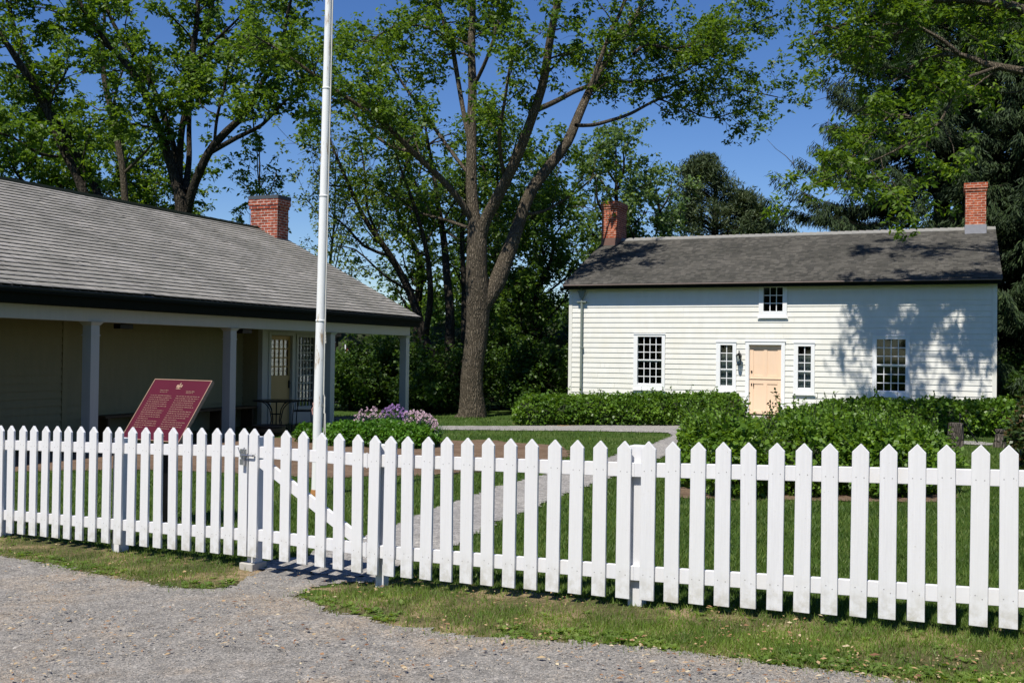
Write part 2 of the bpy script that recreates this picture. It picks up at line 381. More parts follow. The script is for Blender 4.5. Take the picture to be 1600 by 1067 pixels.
def sheet(name, poly, cell, lift, mat, jit, seed, box=None, minus=None):
    r = rs(seed); x0, y0 = poly.min(0); x1, y1 = poly.max(0)
    if box: x0, x1, y0, y1 = max(x0, box[0]), min(x1, box[1]), max(y0, box[2]), min(y1, box[3])
    xs = np.arange(x0 - cell, x1 + 2 * cell, cell); ys = np.arange(y0 - cell, y1 + 2 * cell, cell)
    cx, cy = np.meshgrid(xs + cell / 2, ys + cell / 2, indexing='ij')
    jx = np.sin(cx * 7 + cy * 3) * np.sin(cy * 9 - cx * 2) * jit + r.uniform(-.4, .4, cx.shape) * jit
    jy = np.sin(cx * 5 - cy * 6) * np.sin(cy * 4 + cx * 8) * jit + r.uniform(-.4, .4, cx.shape) * jit
    m = inside(poly, cx + jx, cy + jy)
    if minus is not None: m &= ~inside(minus, cx + jx, cy + jy)
    gx, gy = np.meshgrid(xs, ys, indexing='ij')
    gx = gx + r.uniform(-.3, .3, gx.shape) * cell; gy = gy + r.uniform(-.3, .3, gx.shape) * cell
    Vv = np.stack([gx, gy, g(gx, gy) + lift], -1).reshape(-1, 3); nyy = len(ys)
    i_, j_ = np.nonzero(m[:-1, :-1]); a = i_ * nyy + j_
    Fq = np.stack([a, a + nyy, a + nyy + 1, a + 1], -1)
    used = np.unique(Fq); re = np.full(len(Vv), -1); re[used] = np.arange(len(used))
    return mesh_np(name, Vv[used], re[Fq], mat, smooth=True)
tag(sheet('verge', vergep, .06, .005, MT['verge'], .05, 5, (-9, 6, 3, 13)), kind='structure')
tag(sheet('road', roadp, .05, .012, MT['gravel'], .06, 1, (-9, 7, .5, 13)), kind='structure')
tag(sheet('path', pathp, .06, .014, MT['path'], .04, 2, minus=roadp), kind='structure')
tag(sheet('soil_bed', soilp, .09, .010, MT['soil'], .08, 3, (-14, 5, 8, 30)), kind='structure')
tag(sheet('mulch_strip', soil2p, .06, .012, MT['soil'], .06, 4), kind='structure')
tag(sheet('mulch_patch', soil3p, .08, .016, MT['litter'], .06, 6), kind='structure')

def scatter_view(n, y0, y1, r, power=2.0, margin=.06):
    u = r.rand(n)
    if power == 2.0: Y = 1 / (1 / y0 - u * (1 / y0 - 1 / y1))
    else: Y = y0 + u * (y1 - y0)
    tmax = 800 / F_PX + margin
    return r.uniform(-tmax, tmax, n) * Y, Y
def blades(name, x, y, h, w, mat, seed, lean=.5, label='', cat='grass'):
    r = rs(seed); n = len(x); az = r.rand(n) * 6.283; z = g(x, y)
    b = np.stack([x, y, z], -1); sd = np.stack([np.cos(az), np.sin(az), np.zeros(n)], -1)
    la = r.rand(n) * 6.283; lm = r.rand(n) ** .7 * lean
    tip = b + np.stack([np.cos(la) * lm * h, np.sin(la) * lm * h, h * np.sqrt(np.maximum(.15, 1 - lm ** 2))], -1)
    V = np.stack([b - sd * w[:, None], b + sd * w[:, None], tip], 1).reshape(-1, 3)
    Ft = np.arange(3 * n).reshape(-1, 3)
    return tag(mesh_np(name, V, Ft, mat), label, cat, kind='stuff')
r = rs(11)
x, y = scatter_view(330000, 5.2, 34, r)
bad = inside(roadp, x, y) | inside(pathp, x, y) | inside(soilp, x, y) | inside(soil2p, x, y) | inside(vergep, x, y)
x, y = x[~bad], y[~bad]
sc = (y / 9) ** .6
blades('lawn_grass', x, y, r.uniform(.03, .065, len(x)) * sc ** .5, r.uniform(.003, .006, len(x)) * sc, MT['grass'], 12, .8, 'mown green lawn grass behind the white picket fence')
x, y = scatter_view(620000, 3.9, 11, r)
ok = inside(vergep, x, y) & ~inside(roadp, x + r.normal(0, .07, len(x)), y + r.normal(0, .07, len(x))) & ~inside(pathp, x, y)
x, y = x[ok], y[ok]
dens = .5 + .5 * np.sin(x * 2.1 + 1.3 * np.sin(y * 3)) * np.sin(y * 4.3 + x * 1.7)
k = r.rand(len(x)) < (.12 + .88 * dens ** 1.2); x, y = x[k], y[k]
dry = r.rand(len(x)) < .12 + .3 * (np.sin(x * 3.1 + y) * np.sin(y * 5.3 - x * 2) > .1)
blades('verge_grass', x[~dry], y[~dry], r.uniform(.015, .06, (~dry).sum()), r.uniform(.002, .005, (~dry).sum()), MT['vgrass'], 13, .9, 'short green grass growing along the foot of the picket fence beside the road')
blades('dry_grass', x[dry], y[dry], r.uniform(.01, .045, dry.sum()), r.uniform(.002, .004, dry.sum()), MT['drygrass'], 14, 1.2, 'straw coloured dry grass among the green verge beside the gravel road')

def stones(name, x, y, s, mat, seed, lift, label, cat):
    r = rs(seed); n = len(x)
    oc = np.array([[1, 0, 0], [0, 1, 0], [-1, 0, 0], [0, -1, 0], [0, 0, 1], [0, 0, -1.0]])
    fc = np.array([[0, 1, 4], [1, 2, 4], [2, 3, 4], [3, 0, 4]])
    az = r.rand(n) * 6.283; c_, s_ = np.cos(az), np.sin(az)
    P = oc[None] * (s[:, None, None] * np.stack([r.uniform(.7, 1.4, n), r.uniform(.5, 1, n), r.uniform(.35, .8, n)], -1)[:, None])
    P = P + r.normal(0, .18, P.shape) * s[:, None, None]
    Q = P.copy(); Q[..., 0] = P[..., 0] * c_[:, None] - P[..., 1] * s_[:, None]; Q[..., 1] = P[..., 0] * s_[:, None] + P[..., 1] * c_[:, None]
    Q += np.stack([x, y, g(x, y) + lift], -1)[:, None]
    F_ = (fc[None] + (np.arange(n) * 6)[:, None, None]).reshape(-1, 3)
    return tag(mesh_np(name, Q.reshape(-1, 3), F_, mat), label, cat, kind='stuff')
x, y = scatter_view(210000, 4.3, 12, r)
ok = inside(roadp, x, y) | (inside(pathp, x, y) & (r.rand(len(x)) < .7)); x, y = x[ok], y[ok]
pt = np.sin(x * 1.1 + y * .6) * np.sin(y * .9 - x * .5); k = r.rand(len(x)) < .62 + .35 * pt; x, y = x[k], y[k]
stones('gravel_stones', x, y, r.uniform(.0025, .0065, len(x)) * (1 + .9 * (r.rand(len(x)) < .05)), MT['stones'], 21, .013, 'loose grey crushed stone lying over the gravel road and path', 'gravel')
n = 1500; x, y = scatter_view(n * 9, 4.2, 10, rs(61)); ok = inside(vergep, x, y) & ~inside(roadp, x, y); e1_ = inside(roadp, x, y - .28) | inside(roadp, x - .1, y - .16)
ok &= (e1_ | (rs(62).rand(len(x)) < .05)) & (np.sin(x * 4.1) * np.sin(y * 3.3 + x) > -.3); x, y = x[ok][:n], y[ok][:n]; n = len(x); r3 = rs(63); kk = 6
az = np.repeat(r3.rand(n) * 6.28, kk) + np.tile(np.arange(kk) * 1.05, n) + r3.normal(0, .2, n * kk); L = r3.uniform(.02, .05, n * kk)
ax = np.stack([np.cos(az), np.sin(az), r3.uniform(.1, .9, n * kk)], -1); ax /= np.linalg.norm(ax, axis=1, keepdims=True); sd_w = np.stack([-np.sin(az), np.cos(az), np.zeros(n * kk)], -1)
b = np.repeat(np.stack([x, y, g(x, y) + .01], -1), kk, 0); Ww = (L * r3.uniform(.22, .4, n * kk))[:, None]; mdw = b + ax * L[:, None] * .6
V = np.stack([b, mdw + sd_w * Ww, b + ax * L[:, None] - np.array([0, 0, .006]), mdw - sd_w * Ww], 1).reshape(-1, 3)
tag(mesh_np('verge_weeds', V, np.arange(len(V)).reshape(-1, 4), MT['vgrass']), 'small broad leaved weeds creeping along the edge of the gravel road', 'weeds', kind='stuff')
# husks and dry leaf bits
x, y = scatter_view(7000, 4.2, 12, r); ok = inside(roadp, x, y) | inside(vergep, x, y)
x, y = x[ok], y[ok]; clus = np.sin(x * 2.3 + y) * np.sin(y * 2.9 - x * 1.2) > -.25; x, y = x[clus], y[clus]
n = len(x); r2 = rs(31); az = r2.rand(n) * 6.283; L = r2.uniform(.004, .02, n) * (1 + .6 * (r2.rand(n) < .04)); Wd = L * r2.uniform(.2, .5, n)
d = np.stack([np.cos(az), np.sin(az), r2.uniform(-.25, .25, n)], -1); s2 = np.stack([-np.sin(az), np.cos(az), r2.uniform(-.3, .3, n)], -1)
b = np.stack([x, y, g(x, y) + .022 + .01 * inside(vergep, x, y) + .006 * r2.rand(n)], -1)
V = np.stack([b - d * L[:, None], b + s2 * Wd[:, None], b + d * L[:, None], b - s2 * Wd[:, None] + np.array([0, 0, .004])], 1).reshape(-1, 3)
t = NT('leaf bits'); rnd = t.n('NewGeometry').outputs['Random Per Island']
t.base(t.ramp(rnd, [(0, (.12, .05, .025)), (.3, (.28, .15, .07)), (.75, (.38, .27, .14)), (1, (.50, .42, .28))])); t.rough(.9); MT['bits'] = t.m
tag(mesh_np('leaf_litter', V, np.arange(4 * n).reshape(-1, 4), MT['bits']), 'tan husks and dry leaf bits scattered over gravel road and verge', 'leaf litter', kind='stuff')

# ------------------------------------------------------------------ picket fence
HP = 1.0
FN = [(-70, None), (5, None), (187, None), (390, None), (585, None), (1000, None), (1640, None)]
tops = {5: (664.8, 831.2), 187: (667.3, 849.5), 390: (669.3, 868.5), 585: (680.6, 897), 1000: (689.6, 936), 1574: (695.6, 980.5)}
def fnode(px):
    t_, b_ = tops[px]; h = b_ - t_; Y = F_PX * HP / h; p = PX(px, b_, Y); return p
nodes = [fnode(k) for k in (5, 187, 390, 585, 1000, 1574)]
nodes = [nodes[0] + (nodes[0] - nodes[1]) * 1.5] + nodes + [nodes[-1] + (nodes[-1] - nodes[-2]) * .8]
nodes = np.array(nodes); npx = [-999, 5, 187, 390, 585, 1000, 1574, 99999]
def fence_at(px):
    for i in range(len(nodes) - 1):
        A, B = nodes[i], nodes[i + 1]; d = (B - A)[:2]
        rr = ray(px, 600)[:2]; M_ = np.array([[rr[0], -d[0]], [rr[1], -d[1]]])
        try: t_, u_ = np.linalg.solve(M_, (A - CAM)[:2])
        except Exception: continue
        if -1e-6 <= u_ <= 1 + 1e-6: return A + (B - A) * u_, math.atan2(d[1], d[0]), i
    raise ValueError(px)
pw, ptk = .047, .011
def picket_mesh(name, h, seed):
    r = rs(seed); m = MB(); j = lambda: r.uniform(-.0015, .0015)
    prof = [(-pw, 0), (pw, 0), (pw, h - .05 + j()), (j(), h + j()), (-pw, h - .05 + j())]
    vs = [(x_, -ptk, z_) for x_, z_ in prof] + [(x_, ptk, z_) for x_, z_ in prof]
    m.add(vs, [(0, 1, 2, 3, 4), (9, 8, 7, 6, 5)] + [(i, i + 5, (i + 1) % 5 + 5, (i + 1) % 5) for i in range(5)])
    nf0 = len(m.f)
    for zz_ in (.16, .815):
        for xx_ in (-.022, .022):
            zc9, xc9 = zz_ + r.uniform(-.012, .012), xx_ + r.uniform(-.006, .006)
            m.add([(xc9 + .0036 * math.cos(q), -ptk - .0006, zc9 + .0036 * math.sin(q)) for q in np.linspace(0, 6.283, 7)[:-1]], [(0, 1, 2, 3, 4, 5)])
    o = m.build(name, MT['picket']); o.data.materials.append(MT['nail'])
    for pi_ in range(nf0, len(o.data.polygons)): o.data.polygons[pi_].material_index = 1
    b = o.modifiers.new('bevel', 'BEVEL'); b.width = .003; b.segments = 2; b.limit_method = 'ANGLE'
    me = o.data; return o, me
protos = []
PKL = [-34, -15, 5, 21.6, 39, 57, 75, 93, 111, 130, 150, 171, 190, 210, 231, 252, 275, 297, 319, 342, 363, 385]
PKG = [400.5, 424, 450.4, 478, 506, 534.5, 563.5]
PKR = [588, 613, 641, 670.5, 702.5, 733.6, 766, 800, 834, 868, 903, 940, 977.6, 1015, 1053, 1092, 1131.6, 1173, 1214, 1256, 1299, 1344, 1389, 1434, 1482, 1531, 1578, 1628, 1680]
first_pk = None; frng = rs(5)
def add_picket(px, parent):
    global first_pk
    p, ang, i = fence_at(px)
    if len(protos) < 4:
        o, me = picket_mesh('picket', HP, len(protos)); protos.append(o)
    else:
        o = protos[frng.randint(4)].copy(); C.objects.link(o)
    o.parent = parent; nn = np.array([math.sin(ang), -math.cos(ang)])
    q = p + np.array([nn[0], nn[1], 0]) * (ptk + .001)
    o.location = Vector(q - rootloc(parent)); o.rotation_euler = (frng.uniform(-.005, .005), frng.uniform(-.009, .009), ang + frng.uniform(-.012, .012))
    o.name = 'picket'
def rail(name, parent, pa, pb, z0, z1, th=.035):
    # pa,pb: world bottom-line points
    A, B = pa, pb; d = unit((B - A) * np.array([1, 1, 0])); nb = np.array([-d[1], d[0], 0])
    m = MB(); zz = np.array([0, 0, 1.0])
    m.hexa([A + zz * z0, B + zz * z0, B + nb * th + zz * z0, A + nb * th + zz * z0, A + zz * z1, B + zz * z1, B + nb * th + zz * z1, A + nb * th + zz * z1])
    return m.build(name, MT['fence'], parent, bevel=.003)
def post(parent, px, top, half=.05, low=-.03, back=.037, base=False):
    p, ang, i = fence_at(px); d = np.array([math.cos(ang), math.sin(ang), 0]); nb = np.array([-d[1], d[0], 0])
    gz = float(g(p[0], p[1]))
    fr = lambda a, b, c: p * np.array([1, 1, 0]) + d * a + nb * b + np.array([0, 0, c])
    m = MB(); m.fbox(fr, -half, half, back, back + 2 * half, gz + low + (.062 if base else 0), p[2] + top)
    m.build('post', MT['fence'], parent, bevel=.004)
    if base:
        m = MB(); m.fbox(fr, -half - .035, half + .02, back - .05, back + 2 * half + .03, gz - .1, gz + .06)
        m.build('post_base', MT['concrete'], parent, bevel=.006)
GR = 'white picket fence runs'
fl = thing('picket_fence', nodes[1] * np.array([1, 1, 0]) + np.array([0, 0, float(g(nodes[1][0], nodes[1][1]))]), 'long white picket fence run left of the gate, in front of the burgundy plaque', 'fence', GR)
for p_ in PKL: add_picket(p_, fl)
e = 0.0
pL = fence_at(394)[0]
for z0, z1 in ((.115, .207), (.77, .86)):
    rail('rail', fl, nodes[0], nodes[1], z0, z1); rail('rail', fl, nodes[1], nodes[2], z0, z1); rail('rail', fl, nodes[2], pL, z0, z1)
post(fl, -3, .80); post(fl, 179, .90); post(fl, 391, .93, half=.042, base=True)
fr_ = thing('picket_fence', nodes[4] * np.array([1, 1, 0]) + np.array([0, 0, float(g(nodes[4][0], nodes[4][1]))]), 'tall near white picket fence run right of the gate, crossing the lawn and path', 'fence', GR)
for p_ in PKR: add_picket(p_, fr_)
pR = fence_at(578)[0]; pRm = fence_at(993)[0]
for z0, z1 in ((.115, .207), (.77, .86)):
    rail('rail', fr_, pR, pRm, z0, z1); rail('rail', fr_, pRm, nodes[6], z0 + .0, z1 + .0); rail('rail', fr_, nodes[6], nodes[7], z0, z1)
post(fr_, 592.5, .93, half=.035, back=.037); post(fr_, 992, .965, half=.047, back=.037); post(fr_, 1690, .95)
# gate
g0 = fence_at(394.5)[0]; g1 = fence_at(575)[0]
gt = thing('garden_gate', g1 * np.array([1, 1, 0]) + np.array([0, 0, float(g(g1[0], g1[1]))]), 'white picket gate with diagonal brace hung between the two fence runs', 'gate')
for p_ in PKG: add_picket(p_, gt)
for z0, z1 in ((.125, .215), (.77, .86)): rail('rail', gt, g0, g1, z0, z1)
gd = unit((g1 - g0) * np.array([1, 1, 0])); gn = np.array([gd[1], -gd[0], 0]); GL = np.linalg.norm((g1 - g0)[:2])
def gfr(a, b, c):
    return g0 + (g1 - g0) * (a / GL) * np.array([1, 1, 1]) - gn * b + np.array([0, 0, c])
m = MB(); m.hexa([gfr(.0, .002, .74), gfr(GL - .12, .002, .20), gfr(GL - .12, .030, .20), gfr(.0, .030, .74), gfr(.14, .002, .765), gfr(GL - .01, .002, .245), gfr(GL - .01, .030, .245), gfr(.14, .030, .765)])
m.build('brace', MT['fence'], gt, bevel=.003)
for z in (.17, .815):
    m = MB(); m.fbox(gfr, GL - .035, GL + .0, -.004, .003, z - .05, z + .05); m.tube([gfr(GL + .006, -.005, z - .055), gfr(GL + .006, -.005, z + .055)], .007, 8)
    m.fbox(gfr, GL + .012, GL + .05, -.004, .0, z - .05, z + .05); m.build('hinge', MT['fence'], gt)
m = MB(); zz = .79
m.fbox(gfr, -.09, -.03, -.034, -.023, zz - .02, zz + .045); m.tube([gfr(-.07, -.045, zz), gfr(.06, -.045, zz)], .006, 8); m.tube([gfr(.06, -.045, zz), gfr(.06, -.03, zz)], .009, 8)
m.tube([gfr(-.055, -.05, zz + .02), gfr(-.03, -.06, zz + .03), gfr(-.02, -.055, zz + .06)], .005, 6); m.tube([gfr(-.07, -.05, zz + .01), gfr(-.09, -.055, zz + .06)], .004, 6)
m.fbox(gfr, -.06, -.025, -.065, -.035, zz - .075, zz - .03); m.tube([gfr(-.055, -.05, zz - .03), gfr(-.055, -.05, zz), gfr(-.03, -.05, zz), gfr(-.03, -.05, zz - .03)], .003, 6)
m.build('latch', MT['steel'], gt)

# ------------------------------------------------------------------ low building with porch (left)
TA = math.atan(670 / F_PX)
d1 = np.array([math.sin(TA), math.cos(TA), 0]); bk = np.array([-math.cos(TA), math.sin(TA), 0]); n1 = -bk
C1 = PX(141, 600, 17.4); C1[2] = 0
def B(s, w, z): return C1 + d1 * s + bk * w + np.array([0, 0, z])
def s_at(px, w):
    r_ = ray(px, 560); o = B(0, w, 0)
    M_ = np.array([[r_[0], -d1[0]], [r_[1], -d1[1]]]); return np.linalg.solve(M_, (o - CAM)[:2])[1]
def z_at(px, py, w): return on_plane(px, py, B(0, w, 0), n1)[2]
s4 = s_at(632, 0); sp = s4 / 3
zbb = z_at(300, 509.5, -.09); zbt = zbb + .24; zfl = -.15
s_end = s_at(654, -.35)
bl = thing('porch_building', B(0, 0, -.16), 'long low building with silver shingle roof and open front porch', 'building')
S0 = -9.5
# floor
m = MB(); m.fbox(B, S0, s4 + .3, -.3, 1.9, -.3, zfl); m.build('porch_floor', MT['darkwood'], bl)
# beam
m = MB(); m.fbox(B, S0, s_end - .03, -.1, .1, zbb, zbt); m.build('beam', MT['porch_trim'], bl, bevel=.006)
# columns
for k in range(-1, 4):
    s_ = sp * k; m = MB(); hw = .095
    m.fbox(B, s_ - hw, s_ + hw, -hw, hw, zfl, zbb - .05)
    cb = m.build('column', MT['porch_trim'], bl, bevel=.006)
    m = MB(); m.fbox(B, s_ - hw - .012, s_ + hw + .012, -hw - .012, hw + .012, zbb - .235, zbb - .215)
    P0 = [B(s_ - hw - .003, -hw - .003, zbb - .06), B(s_ + hw + .003, -hw - .003, zbb - .06), B(s_ + hw + .003, hw + .003, zbb - .06), B(s_ - hw - .003, hw + .003, zbb - .06)]
    e_ = hw + .045
    P1 = [B(s_ - e_, -e_, zbb - .002), B(s_ + e_, -e_, zbb - .002), B(s_ + e_, e_, zbb - .002), B(s_ - e_, e_, zbb - .002)]
    m.hexa(P0 + P1); m.build('capital', MT['porch_trim'], cb)
# fascia, gutter, soffit, ceiling
zev = z_at(300, 468.2, -.4); zridge = 0
E = B(s_end, -.35, zev)
# ridge from photo: end at (423,362)
rr = ray(423, 362); M_ = np.array([[rr[0], -bk[0]], [rr[1], -bk[1]]]); tt, wR = np.linalg.solve(M_, (B(s_end, 0, 0) - CAM)[:2])
zR = CAM[2] + rr[2] * tt
print('building: s4', s4, 'beam', zbb, 'eave', zev, 'ridge w', wR, 'z', zR)
m = MB(); m.fbox(B, S0, s_end, -.37, -.33, zbt - .01, zev - .02); m.build('fascia', MT['dark_trim'], bl)
m = MB(); m.fbox(B, S0, s_end + .02, -.44, -.372, zev - .10, zev - .035); m.build('gutter', MT['dark_trim'], bl, bevel=.01)
m = MB(); m.fbox(B, S0, s_end - .02, -.33, -.1, zbt - .015, zbt + .012); m.build('soffit', MT['dark_trim'], bl)
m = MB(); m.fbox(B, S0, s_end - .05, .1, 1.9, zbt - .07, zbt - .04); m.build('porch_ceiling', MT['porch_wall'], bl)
# walls
def boards(fr, L0, L1, z0, z1, expo, openings, lip=.014, off=0.0, split=False):
    """clapboards: fr(s, out, z) -> world"""
    m = MB(); nb = int(math.ceil((z1 - z0) / expo))
    for k in range(nb):
        a_, b_ = z0 + k * expo, min(z0 + (k + 1) * expo, z1)
        cuts = sorted({a_, b_} | {z for o in openings for z in (o[2], o[3]) if a_ < z < b_})
        for za, zb in zip(cuts[:-1], cuts[1:]):
            zm = (za + zb) / 2; iv = [(L0, L1)]
            for (s0, s1, oa, ob) in openings:
                if oa < zm < ob:
                    nv = []
                    for u, v in iv:
                        if s1 <= u or s0 >= v: nv.append((u, v)); continue
                        if u < s0: nv.append((u, s0))
                        if s1 < v: nv.append((s1, v))
                    iv = nv
            fo = lambda z: off + lip * (1 - (z - a_) / expo) + .002
            if split:
                js = sorted(rs(900 + k).uniform(L0, L1, 3)); nv = []
                for u, v in iv:
                    e9 = [u] + [q for q in js if u + .3 < q < v - .3] + [v]
                    nv += [(a9 + (.0025 if a9 != u else 0), b9) for a9, b9 in zip(e9[:-1], e9[1:])]
                iv = nv
            for u, v in iv:
                m.add([fr(u, fo(za), za), fr(v, fo(za), za), fr(v, fo(zb), zb), fr(u, fo(zb), zb)], [(0, 1, 2, 3)])
                if za == a_: m.add([fr(u, off, za), fr(v, off, za), fr(v, fo(za), za), fr(u, fo(za), za)], [(0, 1, 2, 3)])
    return m
sA = s_at(410, 1.2); sB = s_at(523, 1.2)
zc = zbt - .07
frB = lambda w0: (lambda s, o, z: B(s, w0 - o, z))
# back wall
m = MB(); m.fbox(B, S0, sA + .02, 1.75, 1.9, -.2, zc); m.v and None
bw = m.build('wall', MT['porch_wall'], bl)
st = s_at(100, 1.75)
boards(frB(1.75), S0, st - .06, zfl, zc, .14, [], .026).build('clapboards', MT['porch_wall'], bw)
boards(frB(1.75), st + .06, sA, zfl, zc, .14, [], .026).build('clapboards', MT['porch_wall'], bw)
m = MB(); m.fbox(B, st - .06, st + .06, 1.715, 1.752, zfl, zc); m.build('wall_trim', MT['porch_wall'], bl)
# door block front wall with openings
dz1 = z_at(440, 524, 1.2); ds0 = s_at(423, 1.2); ds1 = s_at(456, 1.2)
ws0 = s_at(465, 1.2); ws1 = s_at(491, 1.2); wz0 = z_at(478, 634, 1.2); wz1 = z_at(478, 527, 1.2)
opn = [(ds0, ds1, zfl - 1, dz1), (ws0, ws1, wz0, wz1)]
print('door', ds0, ds1, dz1, 'win', ws0, ws1, wz0, wz1, 'sA,sB', sA, sB, 'sp', sp)
def wall_open(fr, L0, L1, z0, z1, t0, t1, openings):
    m = MB(); cuts = sorted({z0, z1} | {z for o in openings for z in (o[2], o[3]) if z0 < z < z1})
    for za, zb in zip(cuts[:-1], cuts[1:]):
        zm = (za + zb) / 2; iv = [(L0, L1)]
        for (s0, s1, oa, ob) in openings:
            if oa < zm < ob:
                nv = []
                for u, v in iv:
                    if s1 <= u or s0 >= v: nv.append((u, v)); continue
                    if u < s0: nv.append((u, s0))
                    if s1 < v: nv.append((s1, v))
                iv = nv
        for u, v in iv: m.fbox(lambda a, b, c: fr(a, b, c), u, v, t0, t1, za, zb)
    return m
wall_open(lambda s, o, z: B(s, 1.2 + o, z), sA, sB, zfl, zc, 0, .12, opn).build('front_wall', MT['porch_trim'], bl)
m = MB(); m.fbox(B, sA, sA + .12, 1.322, 1.75, zfl, zc); m.fbox(B, sB - .12, sB, 1.322, 9, -.2, zc); m.fbox(B, S0, sB - .12, 8.85, 9, -.2, zc); m.build('side_wall', MT['porch_wall'], bl)
m = MB(); m.fbox(B, sA + .13, sB - .13, 3.2, 3.25, zfl, zc); m.build('inner_wall', MT['curtain'], bl)
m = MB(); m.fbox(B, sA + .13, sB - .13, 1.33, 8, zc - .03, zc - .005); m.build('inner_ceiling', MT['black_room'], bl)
def frame_rect(fr, s0, s1, z0, z1, wd_, o0, o1, bottom=True):
    m = MB()
    m.fbox(fr, s0 - wd_, s0, o0, o1, z0 - (wd_ if bottom else 0), z1 + wd_); m.fbox(fr, s1, s1 + wd_, o0, o1, z0 - (wd_ if bottom else 0), z1 + wd_)
    m.fbox(fr, s0, s1, o0, o1, z1, z1 + wd_)
    if bottom: m.fbox(fr, s0, s1, o0, o1, z0 - wd_, z0)
    return m
def grid_bars(fr, s0, s1, z0, z1, cols, rows, t, o0, o1):
    m = MB()
    for c in range(1, cols):
        s_ = s0 + (s1 - s0) * c / cols; m.fbox(fr, s_ - t / 2, s_ + t / 2, o0, o1, z0, z1)
    for r_ in range(1, rows):
        z_ = z0 + (z1 - z0) * r_ / rows; m.fbox(fr, s0, s1, o0 + .002, o1 - .002, z_ - t / 2, z_ + t / 2)
    return m
fo_ = lambda s, o, z: B(s, 1.2 - o, z)
# yellow door
frame_rect(fo_, ds0, ds1, zfl, dz1, .09, .0005, .02, False).build('door_frame', MT['porch_trim'], bl)
dr = None; gz0 = z_at(440, 586.5, 1.25); gz1 = z_at(440, 531, 1.25)
m = wall_open(lambda s, o, z: B(s, 1.25 + o, z), ds0 + .005, ds1 - .005, zfl + .01, dz1 - .01, 0, .04, [(ds0 + .07, ds1 - .07, gz0, gz1)])
dr = m.build('door', MT['door_yellow'], bl)
grid_bars(lambda s, o, z: B(s, 1.25 + o, z), ds0 + .07, ds1 - .07, gz0, gz1, 4, 4, .028, .004, .034).build('glazing_bar', MT['door_yellow'], dr)
m = MB(); m.fbox(lambda s, o, z: B(s, 1.25 + o, z), ds0 + .07, ds1 - .07, .016, .022, gz0, gz1); m.build('pane', MT['glass'], dr)
for k in range(4):
    pass
m = MB(); m.fbox(lambda s, o, z: B(s, 1.25 - o, z), ds1 - .07, ds1 - .03, .001, .02, .72, .90); m.tube([B(ds1 - .05, 1.2, .84), B(ds1 - .13, 1.19, .84)], .011, 8); m.build('door_handle', MT['iron'], dr)
m = MB()
for k in range(5):
    s_ = ds0 + .1 + k * .13; m.fbox(B, s_, s_ + .085, 1.31, 1.33, gz0 - .05, gz1 + .05)
m.build('curtain', MT['curtain'], bl)
# tall window of the porch
wf = frame_rect(fo_, ws0, ws1, wz0, wz1, .07, .0005, .022).build('window_frame', MT['porch_trim'], bl)
grid_bars(lambda s, o, z: B(s, 1.2 + o, z), ws0, ws1, wz0, wz1, 5, 9, .022, .02, .045).build('glazing_bar', MT['porch_trim'], wf)
m = MB(); m.fbox(B, ws0, ws1, 1.238, 1.244, wz0, wz1); m.build('pane', MT['glass'], wf)
zmid = z_at(478, 590, 1.2)
m = MB(); m.fbox(B, ws0 + .02, ws1 - .02, 1.29, 1.30, zmid, wz1 - .02); m.build('curtain', MT['curtain'], wf)

# roofs -----------------------------------------------------------------
def shingle_roof(name, O, dl, up, L, SL, expo, wmin, wmax, mat, parent, seed, th=(.012, .024), wav=.0, gap_=.004, butt=None, jv=.004):
    r = rs(seed); nrm = unit(np.cross(dl, up)); nrm = nrm if nrm[2] > 0 else -nrm
    rows = int(SL / expo); VV = []; UV = []
    for k in range(rows + 1):
        v0 = k * expo + r.normal(0, .002)
        w = r.uniform(wmin, wmax, int(L / wmin) + 2); e_ = np.concatenate([[0], np.cumsum(w)]); e_ = e_ - r.uniform(0, wmax); e_ = np.clip(e_, 0, L)
        a_, b_ = e_[:-1], e_[1:]; ok = b_ - a_ > .01; a_, b_ = a_[ok] + .002, b_[ok] - .002; n = len(a_)
        vj = v0 + r.normal(0, jv, n) + (r.rand(n) < .012) * .03; t_ = r.uniform(*th, n)
        lg = np.minimum(expo * 1.45, SL + .02 - vj); base = .004 + r.uniform(0, .004, n)
        def pt(s, v, h): return O + s[:, None] * dl + v[:, None] * up + h[:, None] * nrm
        wv = lambda s: wav * np.sin(s * .8 + k * .15)
        z0_ = base * 0 + gap_; zt = z0_ + t_
        tl = r.normal(0, .0015, n)
        P = [pt(a_, vj, z0_ + wv(a_)), pt(b_, vj, z0_ + wv(b_)), pt(b_, vj, zt + tl + wv(b_)), pt(a_, vj, zt - tl + wv(a_)), pt(b_, vj + lg, z0_ + .003 + wv(b_)), pt(a_, vj + lg, z0_ + .003 + wv(a_))]
        VV.append(np.stack(P, 1)); uu = np.stack([a_, b_, b_, a_, b_, a_], 1) + r.rand(n)[:, None] * 5; vv = np.stack([vj, vj, vj, vj, vj + lg, vj + lg], 1)
        UV.append(np.stack([uu, vv], -1))
    VV = np.concatenate(VV).reshape(-1, 3); UV = np.concatenate(UV).reshape(-1, 2); n = len(VV) // 6; o6 = np.arange(n) * 6
    fs = np.concatenate([np.stack([o6 + i for i in q], -1) for q in ((0, 1, 2, 3), (3, 2, 4, 5), (0, 3, 5, 5), (1, 4, 4, 2))])
    F4 = fs[:2 * n]; T3 = np.concatenate([np.stack([o6, o6 + 3, o6 + 5], -1), np.stack([o6 + 1, o6 + 4, o6 + 2], -1)])
    o = mesh_np(name, VV, F4, mat, parent, uv=UV[F4.ravel()])
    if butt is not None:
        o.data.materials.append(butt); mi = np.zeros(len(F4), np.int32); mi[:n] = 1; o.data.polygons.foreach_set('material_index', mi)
    return o
